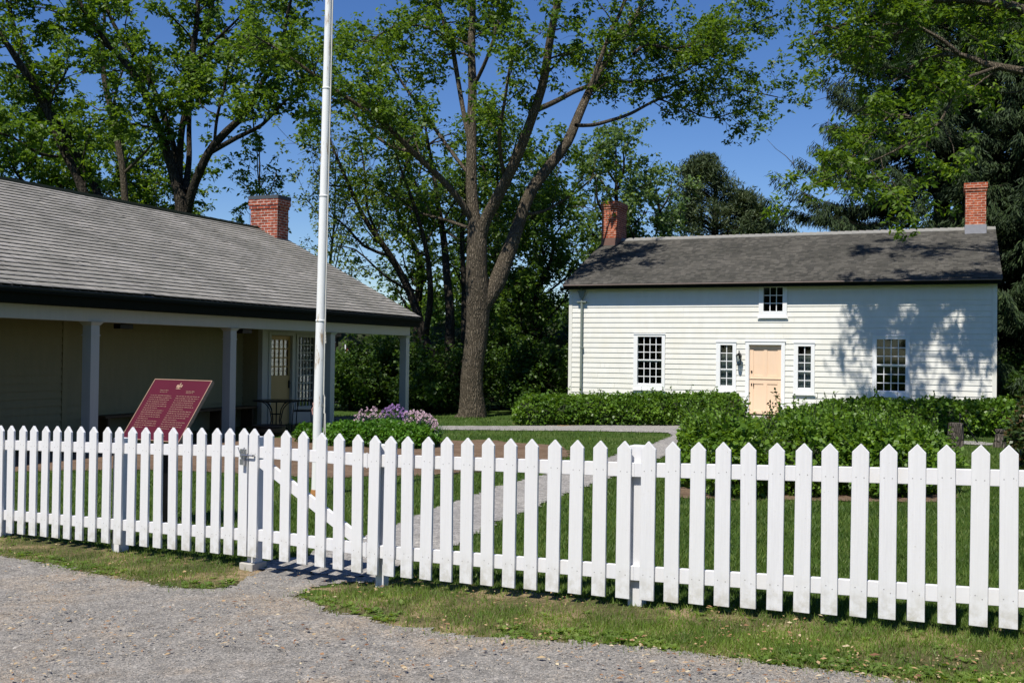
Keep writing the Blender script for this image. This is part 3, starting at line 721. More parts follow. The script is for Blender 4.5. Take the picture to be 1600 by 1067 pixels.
upv = unit(np.array([0, 0, 0]) + bk * (wR + .35 + 0.0) + np.array([0, 0, zR - zev])); SLn = math.hypot(wR + .35, zR - zev)
lr = s_end + 0.02 - S0
m = MB(); m.hexa([B(S0, -.35, zev - .05), B(s_end, -.35, zev - .05), B(s_end, wR, zR - .05), B(S0, wR, zR - .05), B(S0, -.35, zev - .002), B(s_end, -.35, zev - .002), B(s_end, wR, zR - .002), B(S0, wR, zR - .002)])
m.hexa([B(S0, wR, zR - .05), B(s_end, wR, zR - .05), B(s_end, 2 * wR + .35, zev - .05), B(S0, 2 * wR + .35, zev - .05), B(S0, wR, zR), B(s_end, wR, zR), B(s_end, 2 * wR + .35, zev), B(S0, 2 * wR + .35, zev)])
rf = m.build('roof', MT['far_roof'], bl)
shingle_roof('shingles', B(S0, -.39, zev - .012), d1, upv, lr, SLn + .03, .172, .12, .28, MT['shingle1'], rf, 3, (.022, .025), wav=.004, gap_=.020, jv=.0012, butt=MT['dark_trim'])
m = MB()
for s_ in np.arange(S0, s_end, .4): m.hexa([B(s_, wR - .14, zR - .03), B(s_ + .41, wR - .14, zR - .03), B(s_ + .41, wR, zR + .05), B(s_, wR, zR + .05), B(s_, wR - .13, zR - .003), B(s_ + .41, wR - .13, zR - .01), B(s_ + .41, wR + .0, zR + .075), B(s_, wR + .0, zR + .083)])
m.build('ridge_cap', MT['dark_trim'], rf)
m = MB(); m.add([B(sB, 0, zbt), B(sB, 2 * wR, zbt), B(sB, wR, zR - .1)], [(0, 1, 2)]); m.fbox(B, sB, s_end - .06, wR - .3, wR + .3, zbt - .1, zbt - .05); m.build('gable_wall', MT['porch_wall'], bl)
# chimney on ridge end
def chimney(parent, fr, s0, s1, w0, w1, z0, z1, mb, mflash, mcap, capz=.1, corb=2, flashz=None, zroof=None):
    m = MB(); m.fbox(fr, s0, s1, w0, w1, z0, z1 - .26)
    for k in range(corb):
        e_ = .022 * (k + 1); m.fbox(fr, s0 - e_, s1 + e_, w0 - e_, w1 + e_, z1 - .26 + k * .09, z1 - .26 + (k + 1) * .09 if k < corb - 1 else z1)
    ch = m.build('chimney', mb, parent, bevel=.004)
    if mcap: m = MB(); m.fbox(fr, s0 - .05, s1 + .05, w0 - .05, w1 + .05, z1 + .001, z1 + capz); m.fbox(fr, s0 + .1, s1 - .1, w0 + .1, w1 - .1, z1 + capz, z1 + capz + .02); m.build('chimney_cap', mcap, ch)
    else: m = MB(); m.fbox(fr, s0 + .08, s1 - .08, w0 + .08, w1 - .08, z1 + .001, z1 + .03); m.build('flue', MT['leaddark'], ch)
    if flashz: m = MB(); m.fbox(fr, s0 - .014, s1 + .014, w0 - .014, w1 + .014, z0, flashz); m.build('flashing', mflash, ch)
    return ch
# locate chimney: left face corner at px 388..., right edge 451
wch0 = wR - .66; wch1 = wR + .24
sc1 = s_end - .12
# choose s so that near-right corner projects at px ~436
def proj(p):
    v = np.array(p) - CAM; z_ = v.dot(_F); return 800 + F_PX * v.dot(_Rt) / z_, 533.5 - F_PX * v.dot(_U) / z_
sc1 = s_end - .1
zt_ = 1.6 + (proj(B(sc1, wch0, 1.6))[1] - 314) * B(sc1, wch0, 0)[1] / F_PX
print('chim1', sc1, s_end, proj(B(sc1, wch0, zR)), proj(B(sc1 - .7, wch0, zR)), proj(B(sc1, wch1, zR)), zt_)
chimney(bl, B, sc1 - .52, sc1, wch0, wch1, zR - .8, zt_, MT['brick1'], None, MT['leaddark'])

# porch lights
GRL = 'dark box lamps under the porch beam'
for k, (px, py, lab) in enumerate(((192, 510, 'dark box lamp under the porch beam, right of the leftmost column in view'), (381, 518, 'dark box lamp under the beam just right of the middle column'), (523, 526, 'dark box lamp at the beam beside the column nearest the flagpole'))):
    s_ = s_at(px, .3); zt2 = zbt - .072
    pl = thing('porch_lamp', B(s_, .3, zt2), lab, 'lamp', GRL)
    m = MB(); m.fbox(B, s_ - .16, s_ + .16, .22, .38, zbb - .09, zbb + .0); m.build('housing', MT['iron'], pl, bevel=.008)
    m = MB(); m.fbox(B, s_ - .03, s_ + .03, .27, .33, zbb + .0, zt2 + .002); m.build('bracket', MT['iron'], pl)
# bench
s0b, s1b = s_at(160, 1.4), s_at(398, 1.4)
bn = thing('porch_bench', B((s0b + s1b) / 2, 1.5, zfl), 'long dark wooden bench against the porch back wall', 'bench')
m = MB(); m.fbox(B, s0b, s1b, 1.3, 1.68, zfl + .44, zfl + .485); m.build('seat', MT['darkwood'], bn, bevel=.005)
nleg = 5
for k in range(nleg):
    s_ = s0b + .1 + (s1b - s0b - .25) * k / (nleg - 1); m = MB(); m.fbox(B, s_, s_ + .06, 1.34, 1.64, zfl, zfl + .438); m.build('leg', MT['darkwood'], bn)
# table
pt_ = PX(432, 625, 23.1); tz = zfl; tb = thing('patio_table', (pt_[0], pt_[1], tz), 'round black metal table in front of the yellow porch door', 'table')
m = MB(); m.lathe((pt_[0], pt_[1], 0), [(.0, pt_[2] - .03), (.5, pt_[2] - .03), (.52, pt_[2] - .02), (.52, pt_[2] - .004), (.50, pt_[2]), (0, pt_[2])], 32); m.build('tabletop', MT['iron'], tb)
m = MB()
for k in range(8):
    a_ = k * math.pi / 4 + .2; c_, s_ = math.cos(a_), math.sin(a_); zt2 = pt_[2] - .03
    m.tube([(pt_[0] + c_ * q, pt_[1] + s_ * q, z) for q, z in ((.33, zt2), (.24, zt2 - .05), (.15, zt2 - .16), (.11, zt2 - .35), (.10, tz + .22), (.13, tz + .1), (.26, tz + .01))], .011, 6)
m.tube([(pt_[0] + .125 * math.cos(a_), pt_[1] + .125 * math.sin(a_), zt2 - .28) for a_ in np.linspace(0, 6.283, 17)], .008, 5)
m.build('pedestal', MT['iron'], tb)
# chair
pc = PX(475, 650, 22.9); pc = np.array([pc[0], pc[1], zfl])
chx = thing('patio_chair', pc, 'black metal slatted chair drawn up beside the round porch table', 'chair')
cfr = lambda a, b, c: pc + np.array([1, 0, 0]) * a + np.array([0, 1, 0]) * b + np.array([0, 0, c])
m = MB(); m.fbox(cfr, -.21, .2, -.21, .21, .43, .455); m.build('seat', MT['iron'], chx, bevel=.008)
for a_, b_ in ((-.2, -.2), (-.2, .2), (.19, -.2), (.19, .2)):
    m = MB(); m.tube([cfr(a_, b_, .43), cfr(a_ * 1.12, b_ * 1.1, 0)], .011, 6); m.build('leg', MT['iron'], chx)
m = MB()
for b_ in (-.2, .2): m.tube([cfr(.19, b_, .45), cfr(.24, b_, .7), cfr(.27, b_, .92)], .011, 6)
for z in (.56, .66, .76, .9): m.tube([cfr(.205 + (z - .45) * .14, -.2, z), cfr(.225 + (z - .45) * .14, 0, z + .01), cfr(.205 + (z - .45) * .14, .2, z)], .014, 6)
for b_ in (-.1, 0, .1): m.tube([cfr(.235, b_, .76), cfr(.268, b_, .9)], .009, 6)
m.build('backrest', MT['iron'], chx)
for b_ in (-.22, .22):
    m = MB(); m.tube([cfr(-.19, b_, .44), cfr(-.2, b_, .64), cfr(-.1, b_, .67), cfr(.225, b_, .66)], .011, 6); m.build('armrest', MT['iron'], chx)
# low tub
pq = PX(420, 668, 21.6); tub = thing('barrel_tub', (pq[0], pq[1], zfl), 'low round dark iron banded tub on the porch below the table', 'tub')
z0q = zfl
m = MB(); m.lathe((pq[0], pq[1], z0q), [(.30, 0), (.34, .06), (.345, .12), (.34, .2), (.33, .21), (.3, .2), (.28, .15), (0, .15)], 28); m.build('tub_body', MT['darkwood'], tub)
for z in (.05, .16):
    m = MB(); m.lathe((pq[0], pq[1], z0q + z), [(.346, 0), (.352, .003), (.352, .025), (.346, .028)], 28); m.build('hoop', MT['iron'], tub)

# ------------------------------------------------------------------ white clapboard house (right)
TH = math.atan(670 / F_PX)
hd = np.array([math.cos(TH), -math.sin(TH), 0]); hb = np.array([math.sin(TH), math.cos(TH), 0])
HO = PX(1195, 600, 30.6); HO[2] = 0
def H(s, w, z): return HO + hd * s + hb * w + np.array([0, 0, z])
def hs(px, py=600, w=0): p = on_plane(px, py, H(0, w, 0), hb); return float((p - H(0, w, 0)).dot(hd)), float(p[2])
hL = hs(889)[0]; hR = hs(1556)[0]; zs = hs(1200, 445.5)[1]; zg = -.18
zev2 = hs(1200, 439.5, -.32)[1]
rr = ray(941, 376); M_ = np.array([[rr[0], -hb[0]], [rr[1], -hb[1]]]); tt, wR2 = np.linalg.solve(M_, (H(hL - .12, 0, 0) - CAM)[:2])
zR2 = CAM[2] + rr[2] * tt
wR2b = 5.0
print('house', hL, hR, 'soffit', zs, 'eave', zev2, 'ridge w', wR2, zR2, 'len', hR - hL)
wR2 = min(max(wR2, 4.0), 6.0)
# ridge height from the centre of the ridge line (1250,366)
p_ = on_plane(1250, 366.5, H(0, wR2, 0), hb); zR2 = p_[2]; print('zR2 used', zR2, wR2)
ho = thing('clapboard_house', H(0, 0, zg), 'white clapboard house with peach door, dark shingle roof and two brick chimneys', 'house')
def rectpx(x0, x1, y0, y1, w=0):
    a_, z1 = hs(x0, y0, w); b_, z0 = hs(x1, y1, w)
    zz1 = (hs(x0, y0, w)[1] + hs(x1, y0, w)[1]) / 2; zz0 = (hs(x0, y1, w)[1] + hs(x1, y1, w)[1]) / 2
    sa = hs(x0, (y0 + y1) / 2, w)[0]; sb = hs(x1, (y0 + y1) / 2, w)[0]; return sa, sb, zz0, zz1
WIN = [  # outer rect, glass rect, cols, rows upper, rows lower, curtain, part label
    ((990.2, 1039.3, 521.5, 608.5), (996.5, 1034.3, 526, 600.4), 4, 3, 3, False),
    ((1119, 1150.5, 533.7, 611.5), (1125.6, 1144.8, 539, 603.6), 2, 3, 2, True),
    ((1240, 1273, 535, 615.8), (1247, 1267.2, 541, 607.5), 2, 3, 2, True),
    ((1363, 1421.5, 524.5, 619), (1369.8, 1414.8, 530, 612), 4, 3, 3, False),
    ((1186, 1230, 446.0, 495.6), (1193.2, 1223.2, 449.2, 486.2), 3, 3, 0, False)]
dS0, dS1, _, dZ1 = rectpx(1170, 1221, 538.7, 646); dZ0 = hs(1195, 646)[1]
openings = [(dS0, dS1, -2, dZ1)]
rects = []
for o_, g_, *_x in WIN:
    a_ = rectpx(*o_); b_ = rectpx(*g_); rects.append((a_, b_)); openings.append((b_[0] - .02, b_[1] + .02, b_[2] - .02, b_[3] + .02))
wall_open(lambda s, o, z: H(s, o, z), hL, hR, -.25, zs, 0, .14, openings).build('front_wall', MT['house'], ho)
frH = lambda s, o, z: H(s, -o, z)
boards(frH, hL + .09, hR - .09, zs - .157 * 27, zs - .0, .157, openings, .016, split=True).build('clapboards', MT['clap'], ho)
m = MB(); m.fbox(frH, hL - .02, hL + .09, .0005, .03, -.25, zs); m.build('corner_board', MT['house'], ho); m = MB(); m.fbox(frH, hR - .09, hR + .02, .0005, .03, -.25, zs); m.build('corner_board', MT['house'], ho)
m = MB(); D = 2 * wR2 - .2
m.fbox(H, hL, hL + .14, .142, D, -.25, zs); m.fbox(H, hR - .14, hR, .142, D, -.25, zs); m.fbox(H, hL + .14, hR - .14, D - .14, D, -.25, zs)
m.add([H(hL + .01, .0, zs - .002), H(hL + .01, D, zs - .002), H(hL + .01, D / 2, zR2 - .12)], [(0, 1, 2)]); m.add([H(hR - .01, .0, zs - .002), H(hR - .01, D, zs - .002), H(hR - .01, D / 2, zR2 - .12)], [(0, 1, 2)])
m.build('side_wall', MT['house'], ho)
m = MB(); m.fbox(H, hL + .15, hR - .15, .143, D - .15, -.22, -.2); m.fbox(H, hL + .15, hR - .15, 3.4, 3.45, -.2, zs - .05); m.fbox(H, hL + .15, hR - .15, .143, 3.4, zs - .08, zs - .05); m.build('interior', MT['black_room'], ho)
for (o_, b_), (_a, _b, cols, ru, rl, cur) in zip(rects, WIN):
    s0, s1, z0, z1 = b_; O0, O1, OZ0, OZ1 = o_
    m = MB(); m.fbox(frH, O0, s0, .018, .045, OZ0, OZ1); m.fbox(frH, s1, O1, .018, .045, OZ0, OZ1); m.fbox(frH, s0, s1, .018, .045, z1, OZ1); m.fbox(frH, s0, s1, .018, .045, OZ0, z0)
    # reveals
    m.fbox(frH, s0 - .019, s0 - .001, -.13, .018, z0 - .019, z1 + .019); m.fbox(frH, s1 + .001, s1 + .019, -.13, .018, z0 - .019, z1 + .019)
    m.fbox(frH, s0 - .001, s1 + .001, -.13, .018, z1 + .001, z1 + .019); m.fbox(frH, s0 - .001, s1 + .001, -.13, .018, z0 - .019, z0 - .001)
    w_ = m.build('window', MT['trim'], ho)
    m = MB(); m.fbox(frH, O0 - .03, O1 + .03, .046, .075, OZ0 - .03, OZ0 + .012); m.build('sill', MT['trim'], w_)
    if OZ1 < zs - .12: m = MB(); m.fbox(frH, O0 - .012, O1 + .012, .0462, .062, OZ1 - .02, OZ1 + .01); m.build('drip_cap', MT['trim'], w_)
    tot = ru + rl
    if rl:
        zm = z0 + (z1 - z0) * rl / tot
        m = grid_bars(frH, s0, s1, zm + .02, z1, cols, ru, .022, -.03, .0); m.fbox(frH, s0, s1, -.032, .004, zm - .0, zm + .035)
        m.build('upper_sash', MT['trim'], w_)
        m = grid_bars(frH, s0, s1, z0, zm - .005, cols, rl, .022, -.06, -.033); m.fbox(frH, s0, s1, -.062, -.034, zm - .03, zm - .001); m.fbox(frH, s0, s1, -.062, -.034, z0 - .001, z0 + .03)
        m.build('lower_sash', MT['trim'], w_)
    else:
        grid_bars(frH, s0, s1, z0, z1, cols, ru, .022, -.03, .0).build('sash', MT['trim'], w_)
    m = MB(); m.fbox(frH, s0, s1, -.048 if rl else -.018, -.044 if rl else -.014, z0, z1); m.build('pane', MT['glass'], w_)
    if cur:
        zt3 = z0 + (z1 - z0) * (.78 if cur is True else .62)
        nfold = 24; vs = []; fs = []
        for i in range(nfold + 1):
            s_ = s0 - .02 + (s1 - s0 + .04) * i / nfold; o__ = -.115 + .008 * math.sin(i * 2.1)
            vs += [frH(s_, o__, z0 - .02), frH(s_, o__, zt3)]
            if i: fs.append((2 * i - 2, 2 * i, 2 * i + 1, 2 * i - 1))
        m = MB(); m.add(vs, fs); m.build('curtain', MT['curtain'], w_)
# door
m = MB(); fw = .1
m.fbox(frH, dS0 - fw, dS0, .018, .05, dZ0 - .05, dZ1 + .09); m.fbox(frH, dS1, dS1 + fw, .018, .05, dZ0 - .05, dZ1 + .09); m.fbox(frH, dS0, dS1, .018, .05, dZ1, dZ1 + .09)
m.fbox(frH, dS0 - fw - .02, dS1 + fw + .02, .0002, .065, dZ1 + .091, dZ1 + .11)
m.fbox(frH, dS0 - .001, dS0 + .012, -.12, .0179, dZ0 - .05, dZ1); m.fbox(frH, dS1 - .012, dS1 + .001, -.12, .0179, dZ0 - .05, dZ1)
m.build('door_frame', MT['trim'], ho)
m = MB(); q0, q1 = dS0 + .013, dS1 - .013; mid = dZ0 + (dZ1 - dZ0) * .50
m.fbox(frH, q0, q1, -.10, -.062, dZ0 - .03, dZ1 - .005)
cx_ = (q0 + q1) / 2
def rails(z0, z1, thin):
    m.fbox(frH, q0, q0 + .11, -.061, -.045, z0, z1); m.fbox(frH, q1 - .11, q1, -.061, -.045, z0, z1)
    m.fbox(frH, q0 + .11, q1 - .11, -.061, -.045, z1 - .14, z1); m.fbox(frH, q0 + .11, q1 - .11, -.061, -.045, z0, z0 + .1)
    m.fbox(frH, cx_ - .05, cx_ + .05, -.061, -.045, z0 + .1, z1 - .14)
rails(mid + .006, dZ1 - .01, 0); rails(dZ0 - .02, mid - .006, 0)
m.fbox(frH, q0, q1, -.045, -.025, mid - .0, mid + .03)
dr2 = m.build('door', MT['door_peach'], ho, bevel=.003)
m = MB(); m.lathe(tuple(frH(q0 + .06, -.03, mid + .22)), [(.0, -.025), (.02, -.02), (.027, 0), (.02, .02), (0, .025)], 12); m.build('door_knob', MT['iron'], dr2)
m = MB(); m.fbox(frH, q0 + .045, q0 + .075, -.044, -.03, mid - .2, mid - .13); m.tube([frH(q0 + .12, -.03, mid - .13), frH(q0 + .12, -.015, mid - .17), frH(q0 + .12, -.03, mid - .22)], .012, 6); m.build('door_latch', MT['iron'], dr2)
# doorstep
sto = MB(); sto.fbox(frH, dS0 - .25, dS1 + .25, .07, .65, -.2, dZ0 - .06); sto.fbox(frH, dS0 - .4, dS1 + .4, .651, 1.1, -.2, dZ0 - .22 if dZ0 - .22 > -.15 else -.1)
sto.build('doorstep', MT['concrete'], ho, bevel=.01)
# eaves
m = MB(); m.fbox(H, hL - .12, hR + .12, -.3, .0, zs, zs + .02); m.fbox(H, hL - .12, hR + .12, -.34, -.28, zs - .06, zev2 - .02); m.fbox(H, hL - .10, hR + .10, -.27, -.06, zs - .055, zs - .005); m.build('fascia', MT['dark_trim'], ho)  # dark eave trim; near-black also puts the shadow under the roof into its colour
m = MB(); m.fbox(H, hL - .1, hR + .12, -.40, -.342, zev2 - .065, zev2 - .02); m.build('gutter', MT['gutter_brown'], ho, bevel=.015)
e0, e1 = hL - .14, hR + .14; zb_ = zev2
m = MB(); m.hexa([H(e0, -.3, zb_ - .05), H(e1, -.3, zb_ - .05), H(e1, wR2, zR2 - .05), H(e0, wR2, zR2 - .05), H(e0, -.3, zb_ - .004), H(e1, -.3, zb_ - .004), H(e1, wR2, zR2 - .004), H(e0, wR2, zR2 - .004)])
m.hexa([H(e0, wR2, zR2 - .05), H(e1, wR2, zR2 - .05), H(e1, 2 * wR2 + .3, zb_ - .05), H(e0, 2 * wR2 + .3, zb_ - .05), H(e0, wR2, zR2), H(e1, wR2, zR2), H(e1, 2 * wR2 + .3, zb_), H(e0, 2 * wR2 + .3, zb_)])
rf2 = m.build('roof', MT['eave_brown'], ho)
up2 = unit(hb * (wR2 + .34) + np.array([0, 0, zR2 - zb_])); SL2 = math.hypot(wR2 + .34, zR2 - zb_)
shingle_roof('shingles', H(e0, -.34, zb_ - .014), hd, up2, e1 - e0, SL2 + .02, .14, .08, .2, MT['shingle2'], rf2, 8, (.008, .018))
m = MB()
for s_ in np.arange(e0, e1 - .01, .22):
    s1_ = min(s_ + .225, e1)
    m.hexa([H(s_, wR2 - .15, zR2 - .055), H(s1_, wR2 - .15, zR2 - .055), H(s1_, wR2 + .02, zR2 + .03), H(s_, wR2 + .02, zR2 + .03), H(s_, wR2 - .14, zR2 - .015), H(s1_, wR2 - .14, zR2 - .03), H(s1_, wR2 + .02, zR2 + .055), H(s_, wR2 + .02, zR2 + .075)])
m.build('ridge_cap', MT['ridgecap'], rf2)
# chimneys
def find_s(px, w, z):
    o = H(0, w, z); r_ = ray(px, 340); M_ = np.array([[r_[0], -hd[0]], [r_[1], -hd[1]]]); return np.linalg.solve(M_, (o - CAM)[:2])[1]
w0_ = wR2 - .55; a_ = find_s(940.5, w0_, 6); b_ = find_s(964.5, w0_, 6)
zt_ = on_plane(950, 315, H(0, w0_, 0), hb)[2]; zf_ = 0
zrf = lambda w: zb_ + (zR2 - zb_) * (w + .34) / (wR2 + .34)
ch = chimney(ho, H, a_, b_, w0_, w0_ + 1.15, zrf(w0_) - .3, zt_, MT['brick2'], MT['leadbrown'], None, flashz=zrf(w0_) + .26)
a_ = find_s(1508.5, w0_, 6); b_ = find_s(1541, w0_, 6); zt_ = on_plane(1525, 285, H(0, w0_, 0), hb)[2]; zf_ = on_plane(1525, 363, H(0, w0_, 0), hb)[2]
ch = chimney(ho, H, a_, b_, w0_ + .1, w0_ + 1.0, zrf(w0_ + .1) - .3, zt_, MT['brick2'], MT['lead'], None, flashz=zrf(w0_ + .1) + .27)
# downspout
sd_ = hs(909)[0]; zt_ = hs(909, 454)[1]
m = MB(); m.fbox(frH, sd_ - .13, sd_ + .13, .035, .15, zt_ - .05, zt_); m.hexa([frH(sd_ - .06, .06, zt_ - .24), frH(sd_ + .06, .06, zt_ - .24), frH(sd_ + .06, .13, zt_ - .24), frH(sd_ - .06, .13, zt_ - .24), frH(sd_ - .11, .04, zt_ - .05), frH(sd_ + .11, .04, zt_ - .05), frH(sd_ + .11, .148, zt_ - .05), frH(sd_ - .11, .148, zt_ - .05)])
ds_ = MB(); ds_.tube([frH(sd_, .09, zt_ - .23), frH(sd_, .09, -.1), frH(sd_ + .1, .2, -.16)], .038, 10); dso = ds_.build('downspout', MT['spout'], ho, smooth=False)
m.tube([frH(sd_, .09, zt_), frH(sd_, .30, zs + .05), frH(sd_, .34, zev2 - .08)], .035, 8); m.build('hopper', MT['spout'], dso)
for z in (zt_ - .36, zt_ - 1.8):
    m = MB(); m.fbox(frH, sd_ - (.15 if z > zt_ - 1 else .06), sd_ + (.15 if z > zt_ - 1 else .06), .03, .132, z - .018, z + .018); m.build('bracket', MT['spout'], dso)
# wall lantern
sl_, zl_ = hs(1156, 560)
m0 = thing('wall_lantern', frH(sl_, .03, zl_), 'small black iron lantern fixed to white wall left of the peach door', 'lantern')
m = MB(); m.tube([frH(sl_, .02, zl_ + .08), frH(sl_, .1, zl_ + .22), frH(sl_, .16, zl_ + .24), frH(sl_, .18, zl_ + .16)], .01, 6); m.fbox(frH, sl_ - .03, sl_ + .03, .018, .03, zl_ - .0, zl_ + .16); m.build('bracket', MT['iron'], m0)
cc = frH(sl_, .17, zl_ - .2)
m = MB(); m.lathe(tuple(cc), [(.0, .38), (.02, .36), (.09, .29), (.095, .28), (0, .28)], 6); m.lathe(tuple(cc), [(.05, 0), (.055, .02), (.05, .03), (0, .03)], 6)
for k in range(6):
    a_ = k * math.pi / 3; m.tube([cc + np.array([.05 * math.cos(a_), .05 * math.sin(a_), .02]), cc + np.array([.085 * math.cos(a_), .085 * math.sin(a_), .285])], .007, 5)
lb = m.build('lantern_body', MT['iron'], m0)
m = MB(); m.lathe(tuple(cc), [(.045, .03), (.078, .28)], 6); m.build('glass', MT['glass'], lb)

# ------------------------------------------------------------------ plaque
be = math.atan(.58); Wv = np.array([math.cos(be), -math.sin(be), 0]); Bv = np.array([math.sin(be), math.cos(be), 0])
TLp = PX(243, 593, 10.55)
# width so that TR hits px 330
wq = .82
for w_ in np.linspace(.5, 1.2, 200):
    if proj(TLp + Wv * w_)[0] >= 330.3: wq = w_; break
best = None
for a_ in np.linspace(.15, .8, 60):
    for b_ in np.linspace(.3, .9, 60):
        q = proj(TLp - Bv * a_ - np.array([0, 0, b_])); e_ = (q[0] - 191) ** 2 + (q[1] - 684) ** 2
        if best is None or e_ < best[0]: best = (e_, a_, b_)
_, ab, bb = best; print('plaque', wq, ab, bb, best[0])
Dn = -(Bv * ab + np.array([0, 0, bb])); Hq = np.linalg.norm(Dn); Dn = Dn / Hq; Nq = unit(np.cross(Dn, Wv)); Nq = Nq if Nq[1] < 0 else -Nq
def Q(u, v, h): return TLp + Wv * (u * wq) + Dn * (v * Hq) + Nq * h
cen = Q(.5, .5, 0); gzp = float(g(cen[0], cen[1]))
pq = thing('interpretive_plaque', (cen[0], cen[1], gzp), 'slanted burgundy plaque with gold crest and two columns of text behind the fence', 'plaque')
m = MB(); m.fbox(Q, 0, 1, 0, 1, -.03, 0); pn = m.build('panel', MT['plaque'], pq, bevel=.002)
m = MB(); e_ = .012
m.fbox(Q, -e_, 0, -e_, 1 + e_, -.032, .004); m.fbox(Q, 1, 1 + e_, -e_, 1 + e_, -.032, .004); m.fbox(Q, 0, 1, -e_, 0, -.032, .004); m.fbox(Q, 0, 1, 1, 1 + e_, -.032, .004); m.build('border', MT['bronze'], pn)
m = MB(); r = rs(77)
def textline(u0, u1, v, hgt):
    u = u0
    while u < u1:
        w_ = r.uniform(.012, .05); w_ = min(w_, u1 - u)
        k = u
        while k < u + w_ - .002:      # letters: small strokes of uneven height
            cw = r.uniform(.003, .006); hh = hgt * r.uniform(.55, 1.0); m.fbox(Q, k, k + cw * .7, v - hh, v, .0003, .0022)
            if r.rand() < .5: m.fbox(Q, k, k + cw * 1.3, v - hgt * .16, v, .0003, .002)
            k += cw * 1.5
        u += w_ + .010
for c0 in (.08, .545):
    textline(c0 + .12, c0 + .27, .185 if c0 < .3 else .19, .017); textline(c0 + .13, c0 + .26, .215, .014)
    for k in range(16):
        ln = .385 if k not in (6, 11, 15) else r.uniform(.2, .33); textline(c0, c0 + ln + r.uniform(-.03, .02), .275 + k * .036, .016)
textline(.08, .13, .93, .014); textline(.6, .72, .93, .014)
m.build('lettering', MT['bronze'], pn)
m = MB()   # crest
def disc(u, v, ru, rv, n=14, h=.004):
    vs = [Q(u + ru * math.cos(2 * math.pi * i / n), v + rv * math.sin(2 * math.pi * i / n), h) for i in range(n)] + [Q(u + ru * math.cos(2 * math.pi * i / n), v + rv * math.sin(2 * math.pi * i / n), .0003) for i in range(n)]
    m.add(vs, [tuple(range(n))] + [(i, (i + 1) % n, n + (i + 1) % n, n + i) for i in range(n)])
m.add([Q(.475, .085, .006), Q(.525, .085, .006), Q(.522, .125, .006), Q(.50, .142, .006), Q(.478, .125, .006)], [(0, 1, 2, 3, 4)])
disc(.463, .10, .014, .026); disc(.537, .10, .014, .026); disc(.50, .068, .014, .012); disc(.5, .05, .007, .01); disc(.5, .145, .045, .008)
m.build('crest', MT['bronze'], pn)
zc_ = cen[2] - .06
m = MB(); m.fbox(lambda a, b, c: np.array([cen[0], cen[1], 0]) + Wv * a + Bv * b + np.array([0, 0, c]), -.045, .045, .0, .09, gzp - .03, zc_); m.build('post', MT['iron'], pq)
m = MB(); m.fbox(Q, .3, .7, .2, .8, -.055, -.031); m.build('mounting_plate', MT['iron'], pq)

# ------------------------------------------------------------------ flagpole
fb = GP(493.5, 776); Yf = fb[1]
fp = thing('flagpole', fb, 'tall white painted steel flagpole with rust spots standing behind the gate', 'flagpole')
pts = []
top = PX(513.5, 0, Yf + .0); bot = np.array(fb); dv = (top - bot) / (top[2] - bot[2])
zz = [0, .05, 2.1, 2.12, 3.6, 3.62, 4.9, 4.92, 6.5, 8.2]; rd = [.058, .056, .054, .051, .050, .047, .046, .043, .040, .035]
m = MB(); m.tube([bot + dv * z for z in zz], rd, 18)
for z, q in ((2.11, .057), (3.61, .052), (4.91, .048)): m.tube([bot + dv * (z - .012), bot + dv * (z + .012)], q, 18)
m.build('pole', MT['pole'], fp, smooth=True)
m = MB(); m.lathe(tuple(bot - np.array([0, 0, .02])), [(.10, 0), (.10, .035), (.07, .045), (.06, .10), (.058, .11)], 18); m.build('base_collar', MT['rusty'], fp)
tp_ = bot + dv * 8.2; m = MB(); m.lathe(tuple(tp_), [(.0, -.02), (.05, 0), (.07, .05), (.05, .1), (0, .12)], 16); m.build('finial', MT['steel'], fp, smooth=True)
zcl = 1.6 - (632 - 549) / F_PX * Yf - bot[2]
side = np.array([1, -.35, 0]); side = side / np.linalg.norm(side)
m = MB(); p_ = bot + dv * zcl + side * .058
m.fbox(lambda a, b, c: p_ + np.array([a, b, c]), -.01, .02, -.012, .012, -.02, .02); m.tube([p_ + np.array([.022, 0, -.1]), p_ + np.array([.03, 0, 0]), p_ + np.array([.022, 0, .1])], .009, 8); m.build('cleat', MT['steel'], fp)
m = MB(); p2 = lambda z, o, s=0: bot + dv * z + side * (.06 + o) + np.array([0, 0, 0])
m.tube([p2(8.0, -.01), p2(5, .0), p2(zcl + .6, .008), p2(zcl + .12, .012)], .008, 5); m.tube([p2(zcl + .12, .02), p2(zcl - .05, .028), p2(zcl + .1, .03), p2(zcl - .1, .02), p2(zcl, .03), p2(zcl - .3, .03), p2(zcl - .47, .0)], .007, 5)
m.tube([p2(zcl - .1, .04), p2(zcl - .25, .045), p2(zcl - .44, .05), p2(zcl - .46, .03)], .006, 5)
m.build('halyard', MT['rope'], fp)
m = MB(); q_ = bot + dv * (zcl - .02) - side * .06
m.tube([q_ + np.array([.02, 0, .06]), q_ + np.array([-.012, 0, .03]), q_ + np.array([.0, 0, 0]), q_ + np.array([-.02, 0, -.04]), q_ + np.array([-.01, 0, -.1])], .007, 5); m.build('rope_tail', MT['redrope'], fp)
m = MB(); q_ = bot + dv * (1.6 - (522 - 549) / F_PX * Yf - bot[2] + .03) + side * .065
for k in range(4): m.fbox(lambda a, b, c: q_ + np.array([a, b, c]), -.004 + .002 * k, .012 + .002 * k, -.006, .006, -k * .036 - .028, -k * .036)
m.build('clip', MT['rope'], fp)

